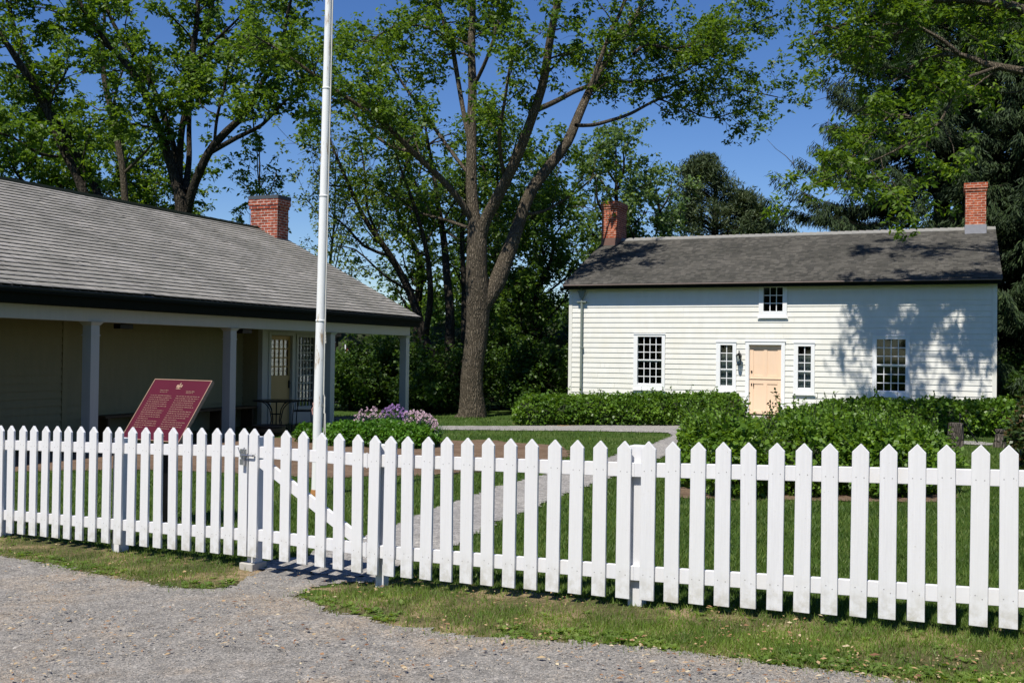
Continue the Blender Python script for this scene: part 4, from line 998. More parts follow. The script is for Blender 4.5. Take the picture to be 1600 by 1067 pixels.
# ------------------------------------------------------------------ vegetation library
def leaflets(base, axis, length, width, r, fold=.15):
    """rhombus leaflets; base,axis (n,3)"""
    n = len(base); ax = unit(axis); rv = unit(r.normal(0, 1, (n, 3)) + np.array([0, 0, 1.2]))
    sd = unit(np.cross(ax, rv)); nm = np.cross(sd, ax); L = length[:, None]; Wd = width[:, None]
    m1 = base + ax * L * .45
    return np.stack([base, m1 + sd * Wd + nm * fold * L * .3, base + ax * L - nm * L * fold, m1 - sd * Wd + nm * fold * L * .3], 1)
def clusters(P, r, nl=6, L=.13, W=.3, droop=.35, spread=.05):
    n = len(P); az0 = r.rand(n) * 6.283; Pn = np.repeat(P, nl, 0); k = np.tile(np.arange(nl), n)
    az = np.repeat(az0, nl) + k * 6.283 / nl + r.normal(0, .25, n * nl)
    tilt = np.repeat(r.normal(0, .35, (n, 2)), nl, 0)
    ax = np.stack([np.cos(az), np.sin(az), -droop + r.normal(0, .3, n * nl) + tilt[:, 0] * np.cos(az) + tilt[:, 1] * np.sin(az)], -1)
    ln = L * r.uniform(.6, 1.2, n * nl); return leaflets(Pn + r.normal(0, spread, (n * nl, 3)), ax, ln, ln * W * r.uniform(.7, 1.2, n * nl), r)
def quads_obj(name, Qd, mat, parent=None, loc=None):
    V = Qd.reshape(-1, 3); return mesh_np(name, V, np.arange(len(V)).reshape(-1, 4), mat, parent, loc=loc)
def catmull(pts, rad, step=.5):
    P = np.array(pts, float); n = len(P); out = []; ro = []
    Pp = np.vstack([2 * P[0] - P[1], P, 2 * P[-1] - P[-2]])
    for i in range(n - 1):
        p0, p1, p2_, p3 = Pp[i:i + 4]; k = max(2, int(np.linalg.norm(p2_ - p1) / step))
        for j in range(k):
            t_ = j / k; out.append(.5 * ((2 * p1) + (-p0 + p2_) * t_ + (2 * p0 - 5 * p1 + 4 * p2_ - p3) * t_ ** 2 + (-p0 + 3 * p1 - 3 * p2_ + p3) * t_ ** 3)); ro.append(rad[i] * (1 - t_) + rad[i + 1] * t_)
    out.append(P[-1]); ro.append(rad[-1]); return np.array(out), np.array(ro)
class Tubes:
    def __init__(s): s.V = []; s.F = []; s.k = 0
    def add(s, pts, rad, n=6):
        m = len(pts); d = np.gradient(pts, axis=0); d = unit(d); a = np.array([.3, .9, .2]) if abs(d[0][1]) < .8 else np.array([1, 0, .1])
        u = unit(a - d * (d @ a)[:, None]); w = np.cross(d, u); t_ = np.arange(n) * 2 * math.pi / n
        ring = pts[:, None] + rad[:, None, None] * (u[:, None] * np.cos(t_)[None, :, None] + w[:, None] * np.sin(t_)[None, :, None])
        s.V.append(ring.reshape(-1, 3)); i, j = np.meshgrid(np.arange(m - 1), np.arange(n), indexing='ij'); i = i.ravel(); j = j.ravel()
        a_ = s.k + i * n + j; b_ = s.k + i * n + (j + 1) % n; s.F.append(np.stack([a_, b_, b_ + n, a_ + n], -1)); s.k += m * n
    def build(s, name, mat, parent): return mesh_np(name, np.vstack(s.V), np.vstack(s.F), mat, parent, smooth=True)
def curve_from(p, d, L, r, k=6, wob=.25, up=.0):
    out = [p]; d = unit(d); st = L / (k - 1)
    for i in range(k - 1):
        d = unit(d + r.normal(0, wob, 3) + np.array([0, 0, up])); out.append(out[-1] + d * st)
    return np.array(out)
def grow(tree, trunk_name, limbs, r, mat_leaf, mat_bark, L2=2.2, gap2=.7, gap3=.42, L3=.9, ncl=5, leaf=.14, nl=6, W=.3, droop=.35, start=.25, up=.05, sides=12, twigr=.012, bare=.0, jit=.16, zmin=None, wob=.22, dm=2.0, thin=None):
    gap2 = gap2 * .72; ncl = max(2, int(ncl * dm)); tw = None
    tb_ = Tubes(); LP = []
    for li, (pts, rad, *opt) in enumerate(limbs):
        P, rd_ = catmull(pts, rad, .35)
        # bark wobble
        P = P + np.stack([np.sin(np.arange(len(P)) * .9 + li), np.cos(np.arange(len(P)) * .7 + li * 2), np.zeros(len(P))], -1) * (rd_ * .10)[:, None]
        tb_.add(P, rd_, sides if rd_[0] > .09 else 6)
        st_ = opt[0] if opt else start
        if st_ >= 1: continue
        seg = np.linalg.norm(np.diff(P, axis=0), axis=1); cum = np.concatenate([[0], np.cumsum(seg)]); T = cum[-1]
        s_ = T * st_ + r.rand() * gap2
        while s_ < T:
            i = min(np.searchsorted(cum, s_), len(P) - 1); u = s_ / T; tg = unit(P[min(i + 1, len(P) - 1)] - P[max(i - 1, 0)])
            d = unit(r.normal(0, 1, 3)); d = unit(d - tg * d.dot(tg)); d = unit(d + tg * .55 + np.array([0, 0, up * 2]))
            l2 = L2 * r.uniform(.55, 1.25) * (1.1 - .55 * u); r2_ = min(rd_[i] * .45, .012 + .018 * l2)
            c2 = curve_from(P[i], d, l2, r, 7, wob, up); tb_.add(c2, np.linspace(r2_, .006, 7), 5)
            q = gap3 * .8
            while q < l2 * 1.001:
                f = q / l2 * 6; j = min(int(f), 5); pp = c2[j] + (c2[j + 1] - c2[j]) * (f - j); tg2 = unit(c2[j + 1] - c2[j])
                d3 = unit(unit(r.normal(0, 1, 3)) + tg2 * .7 + np.array([0, 0, up])); l3 = L3 * r.uniform(.5, 1.2)
                c3 = curve_from(pp, d3, l3, r, 4, .25, up * .5); tb_.add(c3, np.linspace(twigr * .8, .003, 4), 3)
                if r.rand() >= bare:
                    for _ in range(ncl):
                        t3 = r.uniform(.25, 1.05); f3 = min(t3, .999) * 3; j3 = int(f3); LP.append(c3[j3] + (c3[j3 + 1] - c3[j3]) * (f3 - j3))
                q += gap3 * r.uniform(.7, 1.3)
            if r.rand() >= bare: LP += [c2[-1]] * 3
            s_ += gap2 * r.uniform(.6, 1.4)
        LP += [P[-1]] * 4
    LP = np.array(LP); LP = LP + r.normal(0, jit, LP.shape)
    if thin is not None: LP = LP[~thin(LP)]
    if zmin is not None: LP = LP[LP[:, 2] > zmin]
    tr = tb_.build('trunk', mat_bark, tree); 
    quads_obj('crown', clusters(LP, r, nl, leaf, W, droop), mat_leaf, tree)
    return len(LP)
Yk_ = 36.0
def limb_px(lst, Y0, base_r=None, start=None, ppm=None):
    """list of (px,py,width_px,dY)"""
    pts = [PX(a[0], a[1], Y0 + (a[3] if len(a) > 3 else 0)) for a in lst]; rad = [max(.02, a[2] / 2 * Y0 / F_PX * (.58 if Y0 in (Yk_, 41.0, 37.0, 46) else (.84 if a[2] > 27 else .74))) for a in lst]
    return (pts, rad) if start is None else (pts, rad, start)
def auto_tree(name, label, px, Y, htop_py, half_px, mat, bark, seed, group, base_r=.25, lean=0, low=.3, cat='tree', base_z=None, nlimb=9, shape=1.0, **kw):
    r = rs(seed); x0 = PX(px, 560, Y)[0]; zb = float(g(x0, Y)) if base_z is None else base_z
    ztop = PX(px, htop_py, Y)[2]; Rm = half_px * Y / F_PX; Ht = ztop - zb
    t_ = thing(name, (x0, Y, zb), label, cat, group)
    limbs = [([np.array([x0, Y, zb - .1]), np.array([x0 + lean * .3 + r.normal(0, .02) * Ht, Y, zb + Ht * .3]), np.array([x0 + lean * .5 - r.normal(0, .03) * Ht, Y, zb + Ht * .5]), np.array([x0 + lean * .7 + r.normal(0, .03) * Ht, Y, zb + Ht * .7]), np.array([x0 + lean, Y, ztop - .4])], [base_r * 1.15, base_r * .85, base_r * .65, base_r * .4, .02], .3)]
    for k in range(nlimb):
        u = low + (.85 - low) * k / nlimb; p = np.array([x0 + lean * u, Y, zb + Ht * u]); a_ = k * 2.4 + r.rand(); prof = math.sin(math.pi * min(1, (u - low * .6) / (1 - low * .6)) ** shape)
        q = p + np.array([math.cos(a_), math.sin(a_), 0]) * Rm * max(.35, prof) * r.uniform(.75, 1.0) + np.array([0, 0, Ht * r.uniform(.10, .2)])
        mdl = (p + q) / 2 + np.array([0, 0, Ht * .0]) + r.normal(0, .25, 3)
        limbs.append(([p, mdl, q], [base_r * .4 * (1 - u * .6), base_r * .22, .02], .3))
    n = grow(t_, 'trunk', limbs, r, mat, bark, **kw); return t_

# --- big centre tree
Yc = 33.2; print('centre tree Y', Yc)
ct = thing('shade_tree', PX(735, 651, 33.2), 'massive grey barked tree with forked spreading limbs between the two buildings', 'tree')
A = [(735, 660, 66), (736, 645, 54), (738, 615, 44), (740, 570, 41), (744, 510, 43), (748, 465, 46), (746, 420, 40), (744, 375, 38), (740, 335, 26), (736, 250, 23, .3), (738, 170, 20, .6), (737, 90, 17, .9), (738, 0, 14, 1.2), (736, -110, 8, 1.5), (738, -200, 4, 1.5)]
Cc = [(745, 395, 26), (756, 350, 27, -.1), (775, 315, 25, -.4), (800, 262, 22, -.9), (826, 200, 20, -1.4), (846, 140, 18, -1.8), (858, 70, 16, -2.2), (872, 0, 14, -2.5), (888, -90, 9, -3), (900, -180, 4, -3)]
Dd = [(752, 480, 30), (778, 440, 34, .1), (798, 385, 28, .2), (813, 340, 26, .3), (830, 300, 26, .4), (858, 260, 24, .6), (886, 222, 22, .8), (905, 180, 20, 1.4), (925, 132, 17, 2.0), (950, 92, 14, 2.6), (978, 48, 12, 3.4), (1004, 5, 9, 4), (1030, -60, 5, 5)]
limbs = [limb_px(A, Yc, start=.62), limb_px(Cc, Yc, start=.4), limb_px(Dd, Yc, start=.5),
    limb_px([(922, 138, 11, 1.4), (936, 100, 10, 1.4), (952, 55, 9, 1.5), (975, 5, 8, 1.8), (990, -70, 4, 2)], Yc, start=.2),
    limb_px([(900, 196, 9), (925, 196, 9, .8), (955, 188, 8, 1.8), (985, 178, 7.5, 2.8), (1030, 155, 6, 4), (1085, 142, 5, 5), (1150, 140, 3.5, 5.8), (1215, 152, 2, 6.4)], Yc, start=.42),
    limb_px([(1030, 155, 5, 4), (1070, 170, 4, 4.6), (1110, 185, 3, 5.2), (1150, 175, 2, 5.8)], Yc, start=.3),
    limb_px([(838, 172, 12, -1.0), (870, 158, 11, .5), (905, 140, 10, 2), (950, 128, 8, 3), (1010, 128, 7, 4), (1070, 112, 5, 5), (1130, 62, 4, 6), (1215, 22, 2, 7)], Yc, start=.25),
    limb_px([(990, 85, 9, 2), (1010, 70, 8, 3), (1055, 76, 6, 4), (1100, 62, 4, 5), (1150, 40, 2, 6)], Yc, start=.2),
    limb_px([(738, 345, 16), (712, 305, 14, -.5), (680, 270, 13, -1), (645, 238, 12, -1.6), (608, 200, 10, -2.2), (560, 165, 8, -2.8), (512, 132, 7, -3.2), (450, 88, 5, -3.6), (395, 55, 3, -4)], Yc, start=.25),
    limb_px([(645, 238, 8, -1.6), (605, 225, 7, -1), (565, 195, 6, -.5), (535, 160, 4, 0), (500, 150, 3, 0)], Yc, start=.2),
    limb_px([(736, 230, 10, .3), (722, 165, 10, 1), (706, 70, 11, 1.6), (688, 20, 10, 2), (672, -40, 6, 2.4), (660, -120, 3, 2.4)], Yc, start=.3),
    limb_px([(738, 140, 9, .7), (755, 105, 8, 0), (772, 60, 7, -.5), (785, 10, 6, -1), (800, -60, 3, -1)], Yc, start=.3),
    limb_px([(706, 75, 7, 1.6), (670, 45, 6, 1.5), (620, 40, 5, 1.2), (575, 65, 3, 1), (540, 60, 2, .8)], Yc, start=.2),
    limb_px([(738, 280, 8), (700, 230, 8, 1), (650, 160, 7, 2), (610, 100, 5, 2.6), (590, 40, 3, 3)], Yc, start=.25),
    limb_px([(815, 335, 8, .3), (850, 330, 7, 1), (900, 300, 5, 1.6), (935, 270, 3, 2)], Yc, start=.25),
    limb_px([(742, 360, 8), (700, 345, 7, 1), (650, 330, 6, 2), (600, 300, 4, 3), (560, 280, 2, 3.4)], Yc, start=.3),
    limb_px([(790, 285, 9, -.5), (780, 220, 8, -1.5), (790, 150, 6, -2.5), (800, 80, 4, -3)], Yc, start=.25)]
def chim_ray(P):
    c_ = PX(952, 350, 36); sd9 = np.array(Sdir); d = P - c_; t_ = d @ sd9; dist = np.linalg.norm(d - t_[:, None] * sd9, axis=1)
    return (dist < 1.5) & (np.sin(P[:, 0] * 5 + P[:, 2] * 4) > -.75) & (t_ > 0)
nL = grow(ct, 'trunk', limbs, rs(101), MT['leafA'], MT['bark'], L2=2.1, gap2=.62, gap3=.36, L3=.8, ncl=5, leaf=.17, nl=7, W=.27, droop=.35, jit=.16, wob=.2, thin=chim_ray)
print('centre clusters', nL)
# root flare
# --- multi stem dark tree behind
Yk = 36.0
kt = thing('multi_stem_tree', PX(695, 588, Yk) * np.array([1, 1, 0]) + np.array([0, 0, -.16]), 'dark multi stemmed tree leaning left behind the porch end, thin yellow green leaves', 'tree')
zfix = lambda l: l
limbs = [limb_px([(705, 630, 44), (690, 585, 34), (664, 530, 26), (640, 455, 22), (610, 400, 17, -.5), (575, 350, 13, -1), (545, 290, 9, -1.4), (520, 230, 6, -1.6), (505, 190, 3)], Yk, start=.45),
    limb_px([(710, 630, 40), (704, 570, 30), (702, 480, 24), (696, 400, 20, .8), (685, 320, 15, 1.4), (672, 240, 9, 2), (660, 170, 4, 2.2)], Yk, start=.45),
    limb_px([(722, 630, 34), (724, 560, 22), (726, 470, 17, 1), (722, 380, 13, 1.4), (728, 290, 8, 1.6)], Yk, start=.45),
    limb_px([(664, 530, 18), (672, 470, 17, -.6), (668, 400, 13, -1), (650, 330, 10, -1.5), (625, 260, 6, -1.8), (610, 200, 3, -2)], Yk, start=.3),
    limb_px([(610, 400, 9, -.5), (570, 385, 8, -.8), (530, 345, 5, -1), (490, 330, 3, -1.2)], Yk, start=.2),
    limb_px([(640, 455, 8), (600, 430, 6, -1), (555, 390, 4, -1.4), (520, 385, 2, -1.6)], Yk, start=.3),
    limb_px([(600, 390, 8, -.5), (575, 330, 7, -.2), (570, 270, 5, 0), (560, 210, 3, .2)], Yk, start=.3),
    limb_px([(545, 290, 6, -1.4), (515, 290, 4, -1.6), (490, 265, 2, -1.8)], Yk, start=.2)]
nL = grow(kt, 'trunk', limbs, rs(103), MT['leafC'], MT['bark2'], L2=2.3, gap2=.8, gap3=.45, L3=.9, ncl=4, leaf=.14, nl=5, W=.3, droop=.2, bare=.25, sides=9)
print('multi', nL)
# --- trees behind the low building
Yl = 41.0
lt = thing('many_limbed_tree', PX(290, 330, Yl) * np.array([1, 1, 0]) + np.array([0, 0, -.16]), 'many limbed dark tree rising behind the low roof, left of the chimney', 'tree')
bz = PX(285, 640, Yl)
limbs = [limb_px([(285, 640, 50), (286, 480, 46), (286, 340, 42), (276, 290, 30), (262, 240, 24), (240, 180, 20, -.5), (212, 120, 18, -1), (170, 70, 15, -1.4), (130, 15, 12, -2), (100, -50, 6, -2.2)], Yl, start=.55),
    limb_px([(286, 345, 26), (278, 300, 22, .5), (272, 235, 18, 1), (256, 180, 15, 1.4), (225, 110, 14, 1.6), (190, 60, 12, 2), (165, 10, 10, 2.2), (140, -60, 5, 2.4)], Yl, start=.4),
    limb_px([(288, 340, 26), (280, 270, 20, .3), (285, 200, 18, .2), (298, 140, 17, 0), (302, 80, 16, 0), (308, 20, 14, 0), (312, -60, 8, 0)], Yl, start=.4),
    limb_px([(290, 300, 20), (295, 250, 16, 1), (298, 150, 12, 1.5), (318, 70, 15, 2), (330, 20, 13, 2), (340, -60, 6, 2)], Yl, start=.4),
    limb_px([(292, 335, 26), (305, 285, 24, -.4), (325, 240, 22, -.8), (355, 205, 20, -1.2), (385, 175, 16, -1.6), (415, 120, 13, -2), (440, 70, 10, -2.4), (452, 10, 8, -2.8), (470, -50, 4, -3)], Yl, start=.35),
    limb_px([(330, 238, 14, -.8), (370, 215, 12, -1.4), (410, 195, 9, -2), (450, 155, 6, -2.5), (480, 150, 3, -3)], Yl, start=.3),
    limb_px([(268, 205, 8, -.3), (230, 198, 7, -1), (180, 190, 6, -1.5), (135, 185, 3, -2)], Yl, start=.3),
    limb_px([(415, 120, 8, -2), (430, 90, 7, -1.5), (460, 90, 5, -1), (500, 130, 3, -.5)], Yl, start=.3),
    limb_px([(205, 105, 7, -1), (150, 60, 6, -1.6), (90, 20, 5, -2), (50, 10, 3, -2)], Yl, start=.2),
    limb_px([(302, 100, 8), (340, 60, 7, -1), (380, 20, 5, -2), (400, -30, 3, -2)], Yl, start=.2),
    limb_px([(335, 225, 8, -1), (340, 180, 8, -1.2), (352, 130, 6, -1.4), (360, 80, 4, -1.4)], Yl, start=.2)]
nL = grow(lt, 'trunk', limbs, rs(104), MT['leafA'], MT['bark2'], L2=2.7, gap2=.8, gap3=.45, L3=1.0, ncl=5, leaf=.22, nl=7, W=.28, droop=.35, sides=10)
print('left', nL)
Yl2 = 37.0
lt2 = thing('leaning_tree', PX(140, 330, Yl2) * np.array([1, 1, 0]) + np.array([0, 0, -.16]), 'dark tree with paired trunks leaning left at the far left edge', 'tree')
limbs = [limb_px([(170, 640, 40), (150, 400, 32), (130, 300, 26), (100, 235, 24), (75, 175, 24), (50, 130, 22, -.5), (25, 90, 18, -1), (0, 55, 14, -1.3), (-40, 10, 8, -1.5)], Yl2, start=.5),
    limb_px([(175, 640, 36), (185, 420, 30), (155, 310, 22, .5), (125, 250, 20, .8), (95, 200, 18, 1), (60, 140, 18, 1), (45, 100, 17, 1.2), (25, 50, 13, 1.4), (10, 0, 8, 1.5), (0, -50, 4, 1.5)], Yl2, start=.5),
    limb_px([(50, 130, 12), (0, 110, 10, 1), (-60, 90, 5, 2)], Yl2, start=.2),
    limb_px([(75, 175, 8), (85, 140, 7, -.6), (100, 120, 5, -1), (105, 95, 3, -1)], Yl2, start=.3),
    limb_px([(90, 245, 9), (60, 240, 8, -1), (20, 215, 6, -1.5), (-30, 200, 3, -2)], Yl2, start=.2)]
nL = grow(lt2, 'trunk', limbs, rs(105), MT['leafA'], MT['bark2'], L2=2.2, gap2=.8, gap3=.45, L3=.9, ncl=5, leaf=.2, nl=7, W=.28, droop=.35, sides=10)
lt3 = thing('slender_tree', PX(190, 330, 46) * np.array([1, 1, 0]) + np.array([0, 0, -.16]), 'slender lit trunk tree standing between the two dark trees behind the low roof', 'tree')
limbs = [limb_px([(205, 640, 26), (198, 400, 22), (194, 290, 18), (182, 210, 17), (168, 150, 16), (160, 90, 13), (163, 40, 9), (165, -30, 4)], 46, start=.55),
    limb_px([(175, 180, 9), (185, 130, 7, 1), (200, 90, 4, 1)], 46, start=.3), limb_px([(195, 270, 9), (225, 240, 7, -1), (250, 210, 4, -1.4)], 46, start=.3)]
grow(lt3, 'trunk', limbs, rs(106), MT['leafA'], MT['bark'], L2=2.4, gap2=.9, gap3=.5, L3=1, ncl=4, leaf=.22, nl=6, W=.28, sides=8)
# --- near maple on the right, trunk outside the frame
Ym = 21.5
mt = thing('overhanging_tree', (15.6, 20.5, -.16), 'bright leaved tree reaching in from the right edge over the clapboard house', 'tree')
tk = np.array([15.6, 20.5, 0])
def Lm(lst, start=.1): return ([PX(a[0], a[1], a[3]) for a in lst], [a[2] for a in lst], start)
limbs = [([tk + np.array([0, 0, -.3]), tk + np.array([-.1, 0, 3]), tk + np.array([-.2, .1, 6.5]), tk + np.array([-.5, .2, 10]), tk + np.array([-.8, 0, 13.5])], [.42, .36, .3, .2, .06], .85),
    Lm([(1990, 190, .15, 20.6), (1760, 150, .12, 20.9), (1600, 112, .085, 21.2), (1540, 100, .065, 21.6), (1500, 85, .045, 22), (1440, 95, .03, 22.4), (1370, 150, .02, 22.8), (1310, 200, .012, 23)], .35),
    Lm([(1560, 105, .045, 21.4), (1500, 130, .036, 21), (1470, 190, .028, 20.8), (1400, 235, .022, 20.6), (1330, 265, .014, 20.4), (1265, 290, .008, 20.3)], .2),
    Lm([(1700, 60, .12, 21), (1580, 10, .1, 21.6), (1460, 0, .07, 22.2), (1360, 25, .045, 22.6), (1270, 55, .025, 22.8)], .2),
    Lm([(1500, 85, .05, 22), (1440, 45, .04, 22), (1370, 60, .03, 21.8), (1290, 40, .015, 21.6)], .2),
    Lm([(1440, 190, .04, 20.8), (1390, 180, .03, 21.4), (1340, 240, .02, 21.8), (1290, 270, .012, 22)], .15),
    ([tk + np.array([-.2, .1, 6.5]), np.array([13.4, 22.0, 10.5]), np.array([11, 23.0, 12.6]), np.array([8.6, 23.8, 12.9]), np.array([6.6, 24.2, 12.2])], [.18, .15, .12, .08, .03], .2),
    ([tk + np.array([-.2, .1, 6]), np.array([12.6, 23.4, 9.5]), np.array([10.6, 24.6, 10.2]), np.array([9.2, 25.2, 9.4]), np.array([8.2, 26.0, 9.1])], [.15, .12, .10, .06, .02], .3),
    ([tk + np.array([-.4, .2, 9]), np.array([12.6, 23.5, 13]), np.array([10, 25.4, 14.6]), np.array([8.0, 26.2, 15])], [.14, .1, .06, .02], .3),
    ([np.array([11, 23.0, 12.6]), np.array([9.6, 23.4, 11.2]), np.array([8.2, 24.4, 10.6])], [.06, .04, .015], .2),
    ([np.array([13.4, 22.0, 10.5]), np.array([11.6, 23.6, 9.8]), np.array([10.4, 24.6, 9.6])], [.07, .05, .02], .2),
    Lm([(1720, -100, .1, 20.8), (1560, -120, .08, 21.4), (1420, -110, .05, 22.2), (1300, -90, .02, 22.8)], .2)]
nL = grow(mt, 'trunk', limbs, rs(107), MT['leafA'], MT['bark'], L2=1.6, gap2=.5, gap3=.34, L3=.65, ncl=5, leaf=.155, nl=8, W=.21, droop=.35, jit=.12, sides=10, dm=2.3, thin=lambda P: (P[:, 0] > 8.5) & (P[:, 2] > 8.8) & (np.sin(P[:, 0] * 2.3 + P[:, 1]) * np.sin(P[:, 2] * 2.1 - P[:, 1] * 1.3) > .3) | (P[:, 2] <= 8.8) & (P[:, 1] > 20) & (np.sin(P[:, 0] * 2.9 + P[:, 1] * .7) * np.sin(P[:, 2] * 3.3 + P[:, 0] * .8) > .10))
print('maple', nL)

# --- conifers
def spruce(name, label, px, Y, top_py, half, seed, group=None, zlow=.8, mat=None, nper=7, step=.42):
    r = rs(seed); x0 = PX(px, 560, Y)[0]; zt_ = PX(px, top_py, Y)[2]; t_ = thing(name, (x0, Y, -.16), label, 'tree', group)
    tb_ = Tubes(); tb_.add(np.array([[x0, Y, -.3], [x0, Y, zt_ * .5], [x0, Y, zt_]]), np.array([.42, .26, .02]), 10)
    QQ = []; z = zlow
    while z < zt_ - .3:
        f = (z - zlow) / (zt_ - zlow); Rm = half * (1 - f) * r.uniform(.8, 1.05)
        for k in range(nper):
            a_ = r.rand() * 6.283; L = Rm * r.uniform(.65, 1.1); n = 9; u = np.linspace(0, 1, n)
            dz = -L * .30 * np.sin(u * 2.2) + L * .14 * u ** 3 + r.uniform(-.15, .15) * L * u
            P = np.stack([x0 + np.cos(a_) * L * u, Y + np.sin(a_) * L * u, z + dz], -1); tb_.add(P, np.linspace(.035, .006, n), 4)
            m_ = int(26 * L) + 8; uu = r.uniform(.12, 1.0, m_) ** .8; idx = uu * (n - 1); j = np.minimum(idx.astype(int), n - 2); fr2 = (idx - j)[:, None]
            bp = P[j] * (1 - fr2) + P[j + 1] * fr2; side_ = r.choice([-1, 1], m_) * r.uniform(.2, 1, m_)
            sdv = np.array([-np.sin(a_), np.cos(a_), 0]); fw_ = np.array([np.cos(a_), np.sin(a_), 0])
            spl = (1.15 - uu) * .55 * min(1.4, L * .4)
            tipv = sdv * side_[:, None] * spl[:, None] * 1.6 + fw_ * .25 + np.array([0, 0, -.22]) * r.uniform(.3, 1.5, m_)[:, None]
            for q in range(7):   # needle sprays along the side twig
                b0 = bp + tipv * (q / 6.0); ax = tipv + r.normal(0, .18, (m_, 3)) + np.array([0, 0, -.25])
                ln = r.uniform(.16, .30, m_); QQ.append(leaflets(b0 + r.normal(0, .05, (m_, 3)), ax, ln, ln * .085, r, .05))
        z += step * r.uniform(.7, 1.3) * (1 - .4 * f)
    tb_.build('trunk', MT['bark2'], t_); Qd = np.concatenate(QQ); quads_obj('crown', Qd, mat or MT['needle'], t_); print(name, len(Qd)); return t_
GC = 'spruces behind the clapboard house'
spruce('spruce_tree', 'tall dark drooping spruce behind the right chimney of the clapboard house', 1470, 40, -330, 10.2, 201, GC)
spruce('spruce_tree', 'dark spruce at the right edge beyond the end of the clapboard house', 1625, 36.5, -280, 5.6, 202, GC, nper=9, zlow=.4)
def pine(name, label, px, Y, blobs, seed, mat, bark, nt=60, tuft=.34):
    r = rs(seed); x0 = PX(px, 560, Y)[0]; t_ = thing(name, (x0, Y, -.16), label, 'tree'); tb_ = Tubes(); zt_ = PX(px, min(b[1] for b in blobs), Y)[2]
    tb_.add(np.array([[x0, Y, -.3], [x0, Y, zt_ * .6], [x0, Y, zt_]]), np.array([.4, .25, .05]), 8); LP = []
    for bx, by, rx, ry in blobs:
        c = PX(bx, by, Y); Rx, Rz = rx * Y / F_PX, ry * Y / F_PX; k = nt
        for _ in range(k):
            v = unit(r.normal(0, 1, 3)) * r.uniform(.45, 1.0); p = c + v * np.array([Rx, Rx, Rz]); LP.append(p)
            if r.rand() < .25: tb_.add(np.array([np.array([x0, Y, p[2] - .8]), (np.array([x0, Y, p[2]]) + p) / 2 + np.array([0, 0, -.3]), p]), np.array([.05, .04, .015]), 4)
    LP = np.array(LP); sub = np.repeat(LP, 22, 0) + r.normal(0, .33, (len(LP) * 22, 3)) * np.array([1, 1, .6]); n = len(sub)
    k = 5; S = np.repeat(sub, k, 0); ax = r.normal(0, 1, (n * k, 3)) + np.array([0, 0, .5]); ln = tuft * r.uniform(.6, 1.1, n * k)
    tb_.build('trunk', bark, t_); quads_obj('crown', leaflets(S, ax, ln, ln * .09, r, .05), mat, t_)
pine('pine_tree', 'dark rounded pine standing beyond the ridge of the clapboard house', 1115, 62, [(1108, 275, 30, 22), (1075, 300, 34, 22), (1140, 305, 34, 22), (1060, 340, 36, 24), (1105, 335, 50, 26), (1160, 345, 38, 24), (1185, 362, 26, 14), (1120, 370, 70, 20), (1085, 270, 14, 12), (1165, 318, 20, 14), (1180, 340, 20, 14), (1100, 256, 10, 10)], 210, MT['pine'], MT['bark2'], 26)
# --- background deciduous
GB = 'background trees seen beyond the buildings'
auto_tree('poplar_tree', 'pale green poplar beyond the left chimney of the clapboard house', 958, 54, 212, 58, MT['leafD'], MT['bark2'], 301, GB, .3, nlimb=18, L2=2.4, gap2=.8, gap3=.5, L3=1, ncl=5, leaf=.2, nl=5, W=.4, up=.12, low=.25)
auto_tree('poplar_tree', 'smaller pale green tree filling the gap between poplar and dark pine', 1022, 56, 278, 42, MT['leafD'], MT['bark2'], 302, GB, .22, nlimb=14, L2=2.2, gap2=.8, gap3=.5, L3=1, ncl=4, leaf=.2, nl=5, W=.4, up=.12, low=.25)
auto_tree('leafy_tree', 'slim leafy tree just right of the massive trunk, leaning over the house corner', 842, 39, 290, 72, MT['leafB'], MT['bark2'], 303, GB, .17, lean=.2, nlimb=16, L2=2.3, gap2=.6, gap3=.38, L3=.9, ncl=5, leaf=.16, nl=6, W=.32, low=.14)
auto_tree('leafy_tree', 'dark leafy tree directly behind the massive trunk', 775, 44, 200, 105, MT['leafB'], MT['bark2'], 304, GB, .22, nlimb=16, L2=2.6, gap2=.65, gap3=.42, L3=1, ncl=5, leaf=.18, nl=6, W=.32, low=.16)
auto_tree('leafy_tree', 'leafy tree between the multi stemmed tree and the massive trunk', 650, 47, 190, 95, MT['leafA'], MT['bark2'], 305, GB, .22, nlimb=14, L2=2.6, gap2=.75, gap3=.45, L3=1, ncl=4, leaf=.18, nl=6, W=.32, low=.2)
auto_tree('leafy_tree', 'light green round tree low behind the roof at the far left', 60, 50, 185, 110, MT['leafA'], MT['bark2'], 306, GB, .3, nlimb=16, L2=3, gap2=.7, gap3=.45, L3=1.1, ncl=5, leaf=.24, nl=6, W=.3, low=.3)
auto_tree('leafy_tree', 'light green round tree low behind the roof, left of the many limbed tree', 215, 54, 225, 75, MT['leafA'], MT['bark2'], 307, GB, .3, nlimb=14, L2=2.8, gap2=.7, gap3=.45, L3=1.1, ncl=5, leaf=.24, nl=6, W=.3, low=.3)
auto_tree('leafy_tree', 'small sparse tree directly behind the brick chimney of the low building', 400, 44, 205, 40, MT['leafA'], MT['bark'], 308, GB, .12, nlimb=7, L2=1.5, gap2=1.0, gap3=.55, L3=.8, ncl=3, leaf=.2, nl=7, W=.28, low=.5, bare=.2)
auto_tree('young_tree', 'thin yellow leaved young tree just right of the flagpole behind the chimney', 520, 42, 225, 48, MT['leafC'], MT['bark2'], 309, GB, .10, nlimb=9, L2=1.6, gap2=.9, gap3=.5, L3=.8, ncl=3, leaf=.14, nl=5, W=.3, low=.4, bare=.4)
